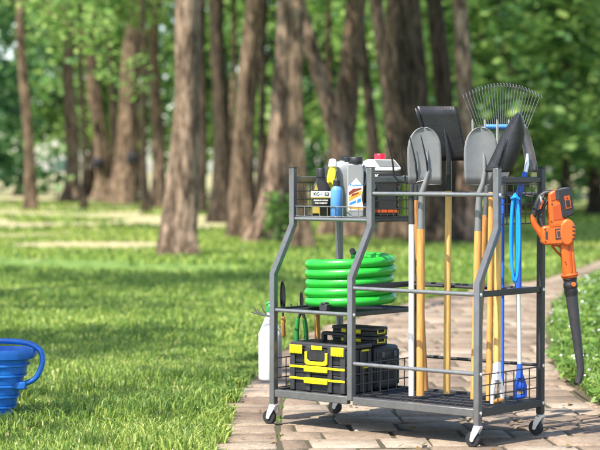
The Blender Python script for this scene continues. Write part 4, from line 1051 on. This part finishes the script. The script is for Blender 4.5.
qt('nozzle', 'black2', [(572, 295), (573.2, 306), (575, 320), (577, 335), (579, 350), (580.6, 362), (581.4, 370), (580.8, 376), (578.8, 383.6)], [12.4, 11.8, 10.8, 9.8, 8.8, 8, 7.4, 6.8, 6.2], 22)

def inv(p):
    dx, dy = p[0]-RO.x, p[1]-RO.y
    return (dx*cy_+dy*sy_, -dx*sy_+dy*cy_, p[2])
def wpt(u, v, Yd): return inv(((u-300)*Yd/PX, Yd, 1.0925+(169.9-v)*Yd/PX))
MB().tube(spline3([wpt(541, 203.5, 7.79), wpt(542.2, 203.2, 7.74), wpt(542.6, 203.0, 7.70), wpt(541.5, 201.5, 7.678), wpt(540.4, 196.5, 7.674)]), .0042, 10).build('hook', 'zinc', rack)
MB().box(wpt(541, 204, 7.785), (.03, .006, .04)).build('hook_plate', 'steel_dark', rack, bevel=.001)
# ---------------------------------------------------------------- small tools on the left hooks
class Hang(Tool):
    def __init__(s, name, x, y, z, label, cat, group='hand tools hanging from the left hooks'):
        s.x, s.y = x, y; s.P = RK(x, y, z); s.s0 = s.P.y/PX; s.z = z; s.o = empty(name, s.P, 0, label, cat, group)
    def p(s, u, v, d=0): return ((u-300)*s.s0-s.P.x, d, 1.0925+(169.9-v)*s.s0-s.z)
T = Hang('spray_bottle', -.095, .10, .20, 'white spray bottle with green head hanging behind the left front post', 'spray bottle', None)
c = T.p(270.2, 380); w_ = T.s0
MB().lathe([(.004, 0), (10.6*w_, 0), (11.8*w_, 1.5*w_), (11.8*w_, 44*w_), (11.4*w_, 47*w_), (10.4*w_, 49*w_), (5.2*w_, 62*w_), (3.6*w_, 64*w_), (3.6*w_, 69*w_), (.004, 69*w_)], 32, c=(c[0], 0, c[2])).build('bottle', 'white', T.o)
MB().lathe([(.004, 68*w_), (4.2*w_, 68*w_), (4.0*w_, 73*w_), (2.6*w_, 76*w_), (.004, 77*w_)], 20, c=(c[0], 0, c[2])).build('collar', 'green_pl', T.o)
T.tube('spray_head', 'green_pl', [(272.5, 303), (268.5, 303.4), (266.2, 305)], [5, 4.4, 3]); T.tube('trigger', 'green_pl', [(268, 304), (266.6, 308), (267, 311)], [1.6, 1.5, 1.2])
T = Hang('hand_fork', -.060, .06, .47, 'steel hand fork with prongs reaching out left past the front post', 'hand fork')
T.tube('shank', 'blade_mid', [(277, 317.5), (269, 316.4), (259, 314.4), (250.4, 312)], [3, 2.4, 1.9, 1.2], 8)
for a, b in (((253.6, 307), (259.2, 314.6)), ((261.2, 306), (267, 315.6)), ((257, 309), (263.5, 316))): T.tube('prong', 'blade_mid', [a, ((a[0]+b[0])/2-.3, (a[1]+b[1])/2+.5), b], [1, 1.5, 1.8], 8)
T = Hang('hand_trowel', -.030, .085, .47, 'dark bladed trowel with brown wooden handle beside the front post', 'trowel')
T.blade('blade', 'blade_dark', [(280.5, 281.6, 282.4), (284, 280.6, 284.2), (292, 280, 285.4), (300, 280, 285.6), (307, 280.6, 285)], .006, 0, thick=.002)
T.tube('shank', 'blade_dark', [(282.8, 305), (283, 317.5)], [2.6, 2.2], 8)
T.tube('handle', 'wood_brown', [(283, 316.8), (283.2, 319), (283.3, 322), (283.1, 325), (283.4, 335.6), (283.4, 337)], [3.4, 4.8, 5, 4, 5, 3.2])
T = Hang('garden_shears', -.030, .20, .47, 'green handled garden shears hanging blade up behind the shelf edge', 'shears')
T.blade('blade', 'blade_dark', [(291.6, 300.6, 301.4), (294, 300, 302.6), (300, 299.8, 303.4), (308, 300, 303.2), (314, 300.4, 303)], .003, 0, thick=.003)
T.tube('pivot', 'steel_dark', [(301.6, 309), (300, 314), (298, 320)], [2.6, 3.6, 2.6]); T.tube('pivot', 'steel_dark', [(301.6, 309), (303, 314), (305, 320)], [2.6, 3.4, 2.6])
T.tube('handle', 'green_pl', [(298, 318.5), (297.4, 322), (296.6, 332), (296.6, 346), (297, 352)], [3.8, 4.6, 4.8, 5, 3.6]); T.tube('handle', 'green_pl', [(304.4, 318.5), (305, 322), (306.2, 332), (306.4, 346), (306, 352)], [3.8, 4.6, 4.8, 5, 3.6])
T = Hang('hand_cultivator', -.030, .285, .47, 'clawed hand cultivator with a pale brown wooden handle', 'cultivator')
T.tube('handle', 'wood', [(317, 311), (317.2, 314), (317.4, 324), (317.6, 342), (317.6, 352)], [4, 6, 5.6, 6.4, 6.8])
T.tube('shank', 'blade_mid', [(317, 312), (312, 311.4), (303, 311), (294, 310.4)], [2.6, 2.2, 2, 1.6], 8)
for a, b in (((289.6, 303.6), (294.4, 310.4)), ((297, 303), (300.6, 310.8)), ((304, 303.4), (306.6, 311))): T.tube('prong', 'blade_mid', [a, ((a[0]+b[0])/2-.3, (a[1]+b[1])/2+.5), b], [.9, 1.4, 1.7], 8)
